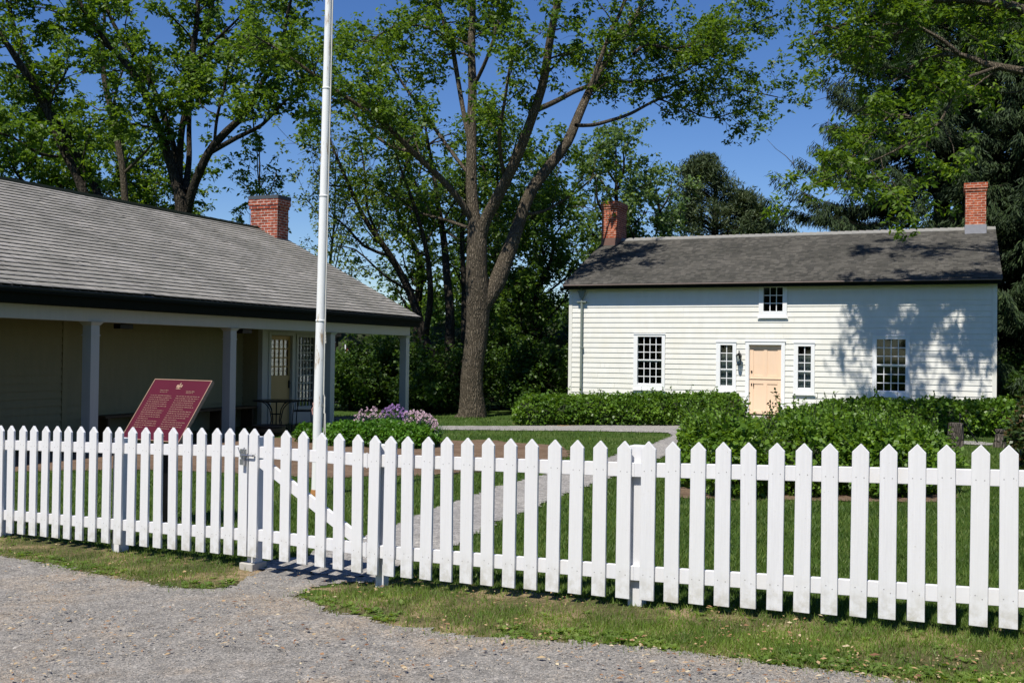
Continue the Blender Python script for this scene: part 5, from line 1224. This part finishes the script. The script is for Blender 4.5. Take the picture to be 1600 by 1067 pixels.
far_specs = [(560, 75, 505, 60), (640, 80, 490, 70), (720, 72, 470, 70), (800, 78, 480, 70), (870, 70, 500, 60), (480, 85, 520, 60), (930, 80, 470, 60), (1600, 70, 300, 90), (1500, 75, 330, 80)]
lbs = ['far tree seen under the porch roof beside the column nearest the flagpole', 'far tree seen left of the multi stemmed trunks', 'far tree seen right of the multi stemmed trunks', 'far tree seen right of the massive trunk', 'far tree seen near the left corner of the clapboard house', 'far tree hidden mostly by the porch end', 'far tree rising behind the left chimney of the clapboard house', 'far tree filling the right edge behind the spruces', 'far tree behind the tall drooping spruce']
for k, (px, Y, tp, hf) in enumerate(far_specs):
    auto_tree('far_tree', lbs[k], px, Y, tp, hf, MT['leafA'] if k % 2 else MT['leafB'], MT['bark2'], 330 + k, 'far trees along the horizon', .25, nlimb=14, L2=2.6, gap2=.7, gap3=.5, L3=1.1, ncl=5, leaf=.34, nl=5, W=.36, low=.08)

# unseen trees behind the camera, added for what the window panes reflect
t0_ = auto_tree('offscreen_tree', 'tall unseen leafy tree behind the camera, added for the window reflections', 800, -34, 0, 10, MT['leafB'], MT['bark2'], 390, 'unseen trees added for the window reflections', .3, nlimb=4) if False else None
rt = thing('offscreen_tree', (-14, -36, -.2), 'broad unseen leafy tree behind the camera, added for the window reflections', 'tree', 'unseen trees added for the window reflections')
rr9 = rs(391); limbs = [([np.array([-14, -36, -.4]), np.array([-14, -36, 6]), np.array([-14, -36, 13.0])], [.4, .3, .05], .3)]
for k in range(14):
    a9 = k * 2.4; z9 = 2 + k * .7; limbs.append(([np.array([-14, -36, z9]), np.array([-14 + 3 * math.cos(a9), -36 + 3 * math.sin(a9), z9 + 1]), np.array([-14 + 5.5 * math.cos(a9), -36 + 5.5 * math.sin(a9), z9 + 2.2])], [.15, .08, .02], .2))
grow(rt, 'trunk', limbs, rr9, MT['leafB'], MT['bark2'], L2=3, gap2=.8, gap3=.5, L3=1.2, ncl=4, leaf=.45, nl=5, W=.4)
for (x9, y9) in ((-52, -30), (-40, -38), (-27, -33), (-2, -38), (10, -34), (22, -40), (34, -36)):
    c9 = rt.copy(); C.objects.link(c9); c9.location = (x9, y9, -.2); c9.rotation_euler = (0, 0, x9)
    for ch9 in list(rt.children): d9 = ch9.copy(); C.objects.link(d9); d9.parent = c9
# --- bushes
def blobmesh(m, c, rad, r, n=14, squash=True, seed=0):
    vs = []; fs = []; nu, nv = n, n // 2 + 2
    for i in range(nv + 1):
        th = math.pi * i / nv
        for j in range(nu):
            ph = 2 * math.pi * j / nu; dv_ = np.array([math.sin(th) * math.cos(ph), math.sin(th) * math.sin(ph), math.cos(th)])
            k = 1 + .12 * math.sin(3 * ph + seed + th * 4) + .08 * math.sin(7 * ph - seed); vs.append(np.array(c) + dv_ * np.array(rad) * k)
    for i in range(nv):
        for j in range(nu): fs.append((i * nu + j, (i + 1) * nu + j, (i + 1) * nu + (j + 1) % nu, i * nu + (j + 1) % nu))
    m.add(vs, fs)
def bush(name, label, cat, blobs, n, leaf, mat, seed, group=None, W=.38, core=.78, sprig=0, lump=.14):
    """blobs: (x,y,z,rx,ry,rz) world"""
    r = rs(seed); bb_ = np.array(blobs); c = bb_[:, :3].mean(0); zb = float(g(c[0], c[1])); t_ = thing(name, (c[0], c[1], zb), label, cat, group)
    m = MB()
    for k, b_ in enumerate(blobs): blobmesh(m, b_[:3], [q * core for q in b_[3:]], r, seed=k + seed)
    if lump > .1:
        ex = []
        for b_ in blobs:
            for _ in range(7):
                dd = unit(r.normal(0, 1, 3)); dd[2] = abs(dd[2]); q_ = r.uniform(.28, .45)
                ex.append([b_[0] + dd[0] * b_[3] * .8, b_[1] + dd[1] * b_[4] * .8, b_[2] + dd[2] * b_[5] * .8, b_[3] * q_, b_[4] * q_, b_[5] * q_])
        blobs = list(blobs) + ex; bb_ = np.array(blobs)
    vol = bb_[:, 3] * bb_[:, 5] + bb_[:, 4] * bb_[:, 5] + bb_[:, 3] * bb_[:, 4]; ch = r.choice(len(blobs), n, p=vol / vol.sum()); D_ = unit(r.normal(0, 1, (n, 3)))
    fl_ = D_[:, 2] < -.8; D_[fl_, 2] *= -1
    ph = np.arctan2(D_[:, 1], D_[:, 0]); lumpf = 1 + lump * np.sin(ph * 5 + ch * 1.7) * np.sin(D_[:, 2] * 6 + ch) + lump * .6 * np.sin(ph * 11 + D_[:, 2] * 9)
    P = bb_[ch, :3] + D_ * bb_[ch, 3:] * (lumpf * r.uniform(.72, 1.10, n) ** 1)[:, None]
    nrm = unit(D_ / bb_[ch, 3:]); ax = nrm * .5 + r.normal(0, .75, (n, 3)) + np.array([0, 0, -.15]); ln = leaf * r.uniform(.45, 1.45, n)
    keep = P[:, 2] > g(P[:, 0], P[:, 1]) - .02; Qd = leaflets(P, ax, ln, ln * W, r, .2)[keep]
    if sprig:
        S = []; ids = r.choice(np.nonzero(D_[:, 2] > .45)[0], sprig)
        for i in ids:
            L = r.uniform(.08, .36); dr_ = unit(nrm[i] + r.normal(0, .3, 3) + np.array([0, 0, .9])); q = P[i] + dr_ * L * r.rand(9)[:, None]
            S.append(leaflets(q, dr_ * .4 + r.normal(0, .7, (9, 3)), np.full(9, leaf * .8), np.full(9, leaf * .8 * W), r, .2))
            m.tube([P[i] - dr_ * .1, P[i] + dr_ * L], .004, 3, False)
        Qd = np.concatenate([Qd] + S)
    cm = bpy.data.materials.get('inner twigs') or plain('inner twigs', (.025, .035, .012), .9)
    m.build('branches', cm, t_); quads_obj('foliage', Qd, mat, t_); return t_
def bpx(px, pyb, top_py, half_px, ry=None, dY=0):
    """blob from pixels: base line pixel on ground"""
    p = GP(px, pyb); Y = p[1] + dY; rx = half_px * Y / F_PX; zt_ = PX(px, top_py, Y)[2]; zb = float(g(p[0], Y)); hz = (zt_ - zb)
    x_ = PX(px, pyb, Y)[0]; return (x_, Y, zb + hz * .42, rx, ry or rx, hz * .58)
# clipped hedge left
hl = []
for px in np.arange(830, 1140, 22): hl.append(bpx(px, 663, 618 - 1.5 * math.sin(px * .3), 26, .62))
bush('clipped_hedge', 'low clipped green hedge along the wall left of the peach door', 'hedge', hl, 44000, .075, MT['hedge'], 401, 'hedges in front of the clapboard house', core=.84, lump=.08, sprig=60)
hl = []
for px in np.arange(1300, 1580, 24): hl.append(bpx(px, 680, 627 + 2 * math.sin(px * .2), 28, .7))
bush('clipped_hedge', 'low green hedge along the shaded wall right of the peach door', 'hedge', hl, 24000, .09, MT['hedge'], 402, 'hedges in front of the clapboard house', core=.84, lump=.06, sprig=60)
GRB = 'leafy bushes behind the fence'
bush('leafy_bush', 'leafy bush left of the doorway gap, at the end of the gravel path', 'bush', [bpx(1150, 774, 664, 48, .7), bpx(1105, 772, 660, 40, .6, .8), bpx(1165, 765, 660, 44, .7, 1.4), bpx(1098, 735, 650, 32, .7, 1.4)], 32000, .066, MT['bushleaf'], 403, GRB, sprig=150, W=.36)
bush('leafy_bush', 'broad leafy bush right of the doorway gap, before the two small windows', 'bush', [bpx(1246, 770, 662, 46, .8), bpx(1290, 772, 660, 48, .8, .6), bpx(1242, 740, 648, 42, .8, 2), bpx(1276, 730, 640, 52, .9, 2.6)], 38000, .066, MT['bushleaf'], 404, GRB, sprig=170, W=.36)
bush('leafy_bush', 'leafy bush beside the grey log stump, right of the broad bush', 'bush', [bpx(1350, 772, 668, 48, .8), bpx(1400, 775, 676, 48, .8, .4), bpx(1445, 775, 682, 38, .7, .8), bpx(1360, 740, 650, 52, .8, 2.4), bpx(1420, 735, 662, 46, .8, 2)], 38000, .066, MT['bushleaf'], 405, GRB, sprig=170, W=.36)
bush('rose_bush', 'reddish green rose bush at the right edge beyond the fence', 'bush', [bpx(1630, 730, 628, 42, .7), bpx(1612, 716, 655, 20, .5), bpx(1660, 740, 625, 48, .8)], 15000, .08, MT['roseleaf'], 406, GRB, sprig=60)
# tall reddish sprig in the gap by the door
r = rs(44); GRS = 'thin shoots in front of the peach door'
for px, pyt, lab in ((1216, 612, 'tallest thin reddish shoot rising before the right side of the peach door'), (1199, 628, 'thin shoot before the middle of the peach door'), (1140, 622, 'thin green shoot rising from the bush before the narrow left window')):
    b_ = GP(px, 745); t0 = PX(px, pyt, b_[1]); sp_ = thing('rose_shoot', (b_[0], b_[1], float(g(b_[0], b_[1]))), lab, 'plant', GRS)
    c_ = curve_from(np.array([b_[0], b_[1], float(g(b_[0], b_[1]))]), np.array([0, 0, 1.0]), 1.0, r, 6, .03); c_ = b_ + (c_ - c_[0]) * (t0[2] - b_[2]) / (c_[-1][2] - c_[0][2])
    tb_ = Tubes(); tb_.add(c_, np.linspace(.008, .003, 6), 5); tb_.build('stem', MT['bark'], sp_)
    f = r.uniform(2.2, 5, 60); j = np.minimum(f.astype(int), 4); q = c_[j] + (c_[j + 1] - c_[j]) * (f - j)[:, None] + r.normal(0, .03, (60, 3)); quads_obj('leaf_spray', leaflets(q, r.normal(0, 1, (60, 3)), r.uniform(.04, .075, 60), r.uniform(.015, .025, 60), r), MT['roseleaf'], sp_)
# herb mounds
GH = 'green herb mounds in the soil bed'
bush('herb_mound', 'large bright green herb mound in the bed right of the flagpole', 'herb', [bpx(545, 694, 660, 38, .6), bpx(600, 695, 658, 45, .7), bpx(645, 697, 662, 40, .6)], 26000, .05, MT['herb'], 411, GH, W=.45, lump=.08)
bush('herb_mound', 'small green herb tuft just left of the flagpole', 'herb', [bpx(484, 690, 664, 20, .3)], 3500, .05, MT['herb'], 412, GH, W=.45)
def chives(label, x0, x1, pyb, pt0, pt1, n, pet, seed):
    r = rs(seed); px = r.uniform(x0, x1, n); u = (px - x0) / (x1 - x0); pyt = pt0 + (pt1 - pt0) * u + r.uniform(0, 22, n) + 12 * (2 * u - 1) ** 2
    c = GP((x0 + x1) / 2, pyb); t_ = thing('flower_clump', c, label, 'flowers', 'flowering chive clumps in the soil bed')
    tb_ = Tubes(); H_ = []
    for i in range(n):
        b_ = GP((px[i] - (x0 + x1) / 2) * .75 + (x0 + x1) / 2, pyb); Y = b_[1] + r.uniform(-.4, .4); tp = PX(px[i], pyt[i], Y); bb2 = np.array([b_[0], Y, float(g(b_[0], Y))])
        tb_.add(np.array([bb2, bb2 * .5 + tp * .5 + np.array([r.normal(0, .02), 0, .03]), tp]), np.array([.004, .0035, .003]), 3); H_.append(tp)
    H_ = np.array(H_); nl = len(H_) * 26; P = np.repeat(H_, 26, 0); ax = r.normal(0, 1, (nl, 3)) + np.array([0, 0, .3]); rr_ = r.uniform(.022, .034, nl)
    tb_.build('stems', MT['chive'], t_); quads_obj('flower_heads', leaflets(P, ax, rr_, rr_ * .4, r, .1), pet, t_)
    k = n * 9; pxx = r.uniform(x0, x1, k); b0 = np.array([GP(q, pyb + r.uniform(-3, 3)) for q in pxx]); lnn = r.uniform(.25, .48, k); quads_obj('leaf_blades', leaflets(b0, np.stack([r.normal(0, .3, k), r.normal(0, .3, k), np.ones(k)], -1), lnn, np.full(k, .009), r, .1), MT['chive'], t_)
chives('pale mauve chive clump behind the left part of the herb mound', 552, 600, 686, 638, 632, 75, MT['petal2'], 421)
chives('deep purple chive clump behind the herb mound, before the porch end column', 590, 636, 686, 634, 628, 90, MT['petal'], 422)
chives('pale pink chive clump spilling over the right end of the herb mound', 632, 684, 696, 634, 648, 150, MT['petal2'], 423)
# undergrowth
GU = 'dark shrubs under the trees'
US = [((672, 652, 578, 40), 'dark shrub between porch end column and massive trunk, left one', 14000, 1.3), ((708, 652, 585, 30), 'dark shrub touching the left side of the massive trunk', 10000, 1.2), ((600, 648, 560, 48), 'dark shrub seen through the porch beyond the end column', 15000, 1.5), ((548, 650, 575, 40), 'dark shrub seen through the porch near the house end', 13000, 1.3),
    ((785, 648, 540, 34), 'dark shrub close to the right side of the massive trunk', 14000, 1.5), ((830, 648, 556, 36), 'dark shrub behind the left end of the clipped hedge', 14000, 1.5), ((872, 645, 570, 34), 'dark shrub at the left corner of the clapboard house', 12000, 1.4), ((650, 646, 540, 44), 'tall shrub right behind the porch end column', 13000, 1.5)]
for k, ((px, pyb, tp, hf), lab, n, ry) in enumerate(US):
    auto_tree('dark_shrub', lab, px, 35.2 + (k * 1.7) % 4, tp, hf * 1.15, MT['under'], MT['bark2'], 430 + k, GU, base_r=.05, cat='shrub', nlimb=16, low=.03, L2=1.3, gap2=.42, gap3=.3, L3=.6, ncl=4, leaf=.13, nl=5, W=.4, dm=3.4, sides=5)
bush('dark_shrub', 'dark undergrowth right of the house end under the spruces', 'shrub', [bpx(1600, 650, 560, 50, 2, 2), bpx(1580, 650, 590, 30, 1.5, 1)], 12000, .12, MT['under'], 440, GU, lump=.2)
wl = MB()
bush('far_thicket', 'low dark thicket closing the view behind the trees', 'thicket', [(x_, 52 + 3 * math.sin(x_), 1.1, 3.2, 2.5, 2.6 + .6 * math.sin(x_ * 1.7)) for x_ in np.arange(-26, 34, 3.0)], 60000, .2, MT['under'], 441, None, lump=.2)

# ------------------------------------------------------------------ stumps, tripod
GS = 'weathered log stumps on the lawn'
for px, y0, y1, wpx, lab, sd in ((1493, 699, 661, 24, 'upright weathered log stump beside the iron tripod', 1), (1562, 699, 671, 15, 'slim weathered stump with flared foot next to the rose bush', 2)):
    b_ = GP(px, y0); hgt = PX(px, y1, b_[1])[2] - b_[2]; rd0 = wpx / 2 * b_[1] / F_PX; r = rs(sd)
    tg_ = thing('log_stump', b_, lab, 'stump', GS); m = MB(); n = 18; prof = [(1.12, -.02), (1.0, .1 * hgt), (.97, .5 * hgt), (.93 if sd == 1 else .75, hgt * .93), (.9 if sd == 1 else .85, hgt)] if sd == 1 else [(1.5, -.02), (1.25, .2 * hgt), (1.0, .45 * hgt), (.8, hgt * .8), (.95, hgt * .86), (.95, hgt)]
    k0 = len(m.v); m.lathe((b_[0], b_[1], b_[2]), [(rd0 * a_, z) for a_, z in prof], n)
    m.v = [(b_[0] + (x_ - b_[0]) * (1 + .06 * math.sin(i * 2.3)), b_[1] + (y_ - b_[1]) * (1 + .06 * math.sin(i * 2.3)), z_) for i, (x_, y_, z_) in enumerate(m.v)]
    m.build('log', MT['stump'], tg_); m = MB(); m.lathe((b_[0], b_[1], b_[2] + hgt + .001), [(rd0 * prof[-1][0] * .92, 0), (rd0 * prof[-1][0] * .9, .006)], n); m.build('cut_face', MT['stump'], tg_)
b_ = GP(1510, 692); ap = PX(1500, 648, b_[1]); tr = thing('iron_tripod', b_, 'thin black iron cooking tripod standing over the sandy fire circle', 'tripod')
for dx, dy in ((-.22, -.1), (.18, -.15), (.02, .28)):
    m = MB(); m.tube([ap, np.array([b_[0] + dx, b_[1] + dy, b_[2]])], .011, 6); m.build('leg', MT['iron'], tr)
m = MB(); m.tube([ap, ap - np.array([0, 0, .22])], .006, 5); m.lathe(tuple(ap), [(.0, -.02), (.025, 0), (0, .03)], 8); m.build('hook', MT['iron'], tr)
b_ = GP(1521, 693); m = MB(); n = 30; vs = [(b_[0], b_[1], b_[2] + .02)] + [(b_[0] + .42 * math.cos(2 * math.pi * i / n), b_[1] + .5 * math.sin(2 * math.pi * i / n), b_[2] + .018) for i in range(n)]
m.add(vs, [(0, i + 1, (i + 1) % n + 1) for i in range(n)]); tag(m.build('sand_circle', MT['path']), kind='structure')

# ------------------------------------------------------------------ far things
Yh = 62; fh = thing('far_house', PX(555, 600, Yh) * np.array([1, 1, 0]) + np.array([0, 0, -.16]), 'grey roofed far house seen low through the open porch end', 'house')
x0, x1 = PX(515, 560, Yh)[0], PX(592, 560, Yh)[0]; ze, zr_ = PX(550, 579, Yh)[2], PX(550, 556, Yh)[2]
m = MB(); m.box(x0 + .3, x1 - .3, Yh + .3, Yh + 6, -.2, ze + .02); m.build('wall', MT['far_wall'], fh)
m = MB(); m.hexa([(x0, Yh, ze), (x1, Yh, ze), (x1, Yh + 6.3, ze), (x0, Yh + 6.3, ze), (x0, Yh + 3, zr_ + .5), (x1, Yh + 3, zr_ + .5), (x1, Yh + 3.3, zr_ + .5), (x0, Yh + 3.3, zr_ + .5)]); m.build('roof', MT['far_roof'], fh)
Yq = 45; sh = thing('garden_shed', PX(872, 600, Yq) * np.array([1, 1, 0]) + np.array([0, 0, -.16]), 'small grey garden shed behind the left corner of the clapboard house', 'shed')
x0, x1 = PX(862, 560, 42)[0], PX(886, 560, 42)[0]
sh.location = Vector(((x0 + x1) / 2, 42, -.43)); m = MB(); m.box(x0, x1 + .8, 42, 44, -.2, PX(870, 568, 42)[2]); m.build('wall', MT['far_wall'], sh)
m = MB(); zq = PX(870, 568, 42)[2]; m.hexa([(x0 - .1, 41.9, zq), (x1 + .9, 41.9, zq), (x1 + .9, 44.1, zq), (x0 - .1, 44.1, zq), (x0 - .1, 42.8, zq + .15), (x1 + .9, 42.8, zq + .15), (x1 + .9, 43.2, zq + .15), (x0 - .1, 43.2, zq + .15)]); m.build('roof', MT['far_roof'], sh)
Yp = 40; fpx = thing('far_flagpole', PX(539, 600, Yp) * np.array([1, 1, 0]) + np.array([0, 0, -.16]), 'small far white pole with limp red and white flag, seen under the porch roof', 'flagpole')
xq = PX(539.8, 545, Yp)[0]; m = MB(); m.tube([(xq, Yp, -.2), (xq, Yp, PX(540, 538, Yp)[2])], .028, 8); m.build('pole', MT['flag_white'], fpx)
def fq(u, v):   # drooping flag
    return PX(541 + 7.5 * u + 1.5 * v * u, 544 + 5 * v + 7 * u, Yp) + np.array([0, .05 * math.sin(u * 9), 0])
for (u0, u1, mt_) in ((0, .27, 'flag_red'), (.27, .73, 'flag_white'), (.73, 1, 'flag_red')):
    m = MB(); k = 4; vs = []
    for i in range(k + 1):
        u = u0 + (u1 - u0) * i / k; vs += [fq(u, 0), fq(u, 1)]
    m.add(vs, [(2 * i, 2 * i + 1, 2 * i + 3, 2 * i + 2) for i in range(k)]); m.build('flag_panel', MT[mt_], fpx)
Yw = 38.5; pf = thing('far_picket_fence', PX(537, 640, Yw) * np.array([1, 1, 0]) + np.array([0, 0, -.16]), 'tiny white picket fence far off, seen under the porch roof', 'fence')
zb = -.4; m = MB(); xa, xb = PX(524, 640, Yw)[0], PX(552, 640, Yw)[0]
for x_ in np.arange(xa, xb, .13): m.box(x_, x_ + .07, Yw, Yw + .02, zb, PX(540, 632, Yw)[2])
m.build('pickets', MT['trim'], pf); m = MB()
for z in (-.28, -.1): m.box(xa, xb, Yw + .021, Yw + .05, z, z + .06)
m.build('rail', MT['trim'], pf)
print('script done', len(bpy.data.objects), 'objects')
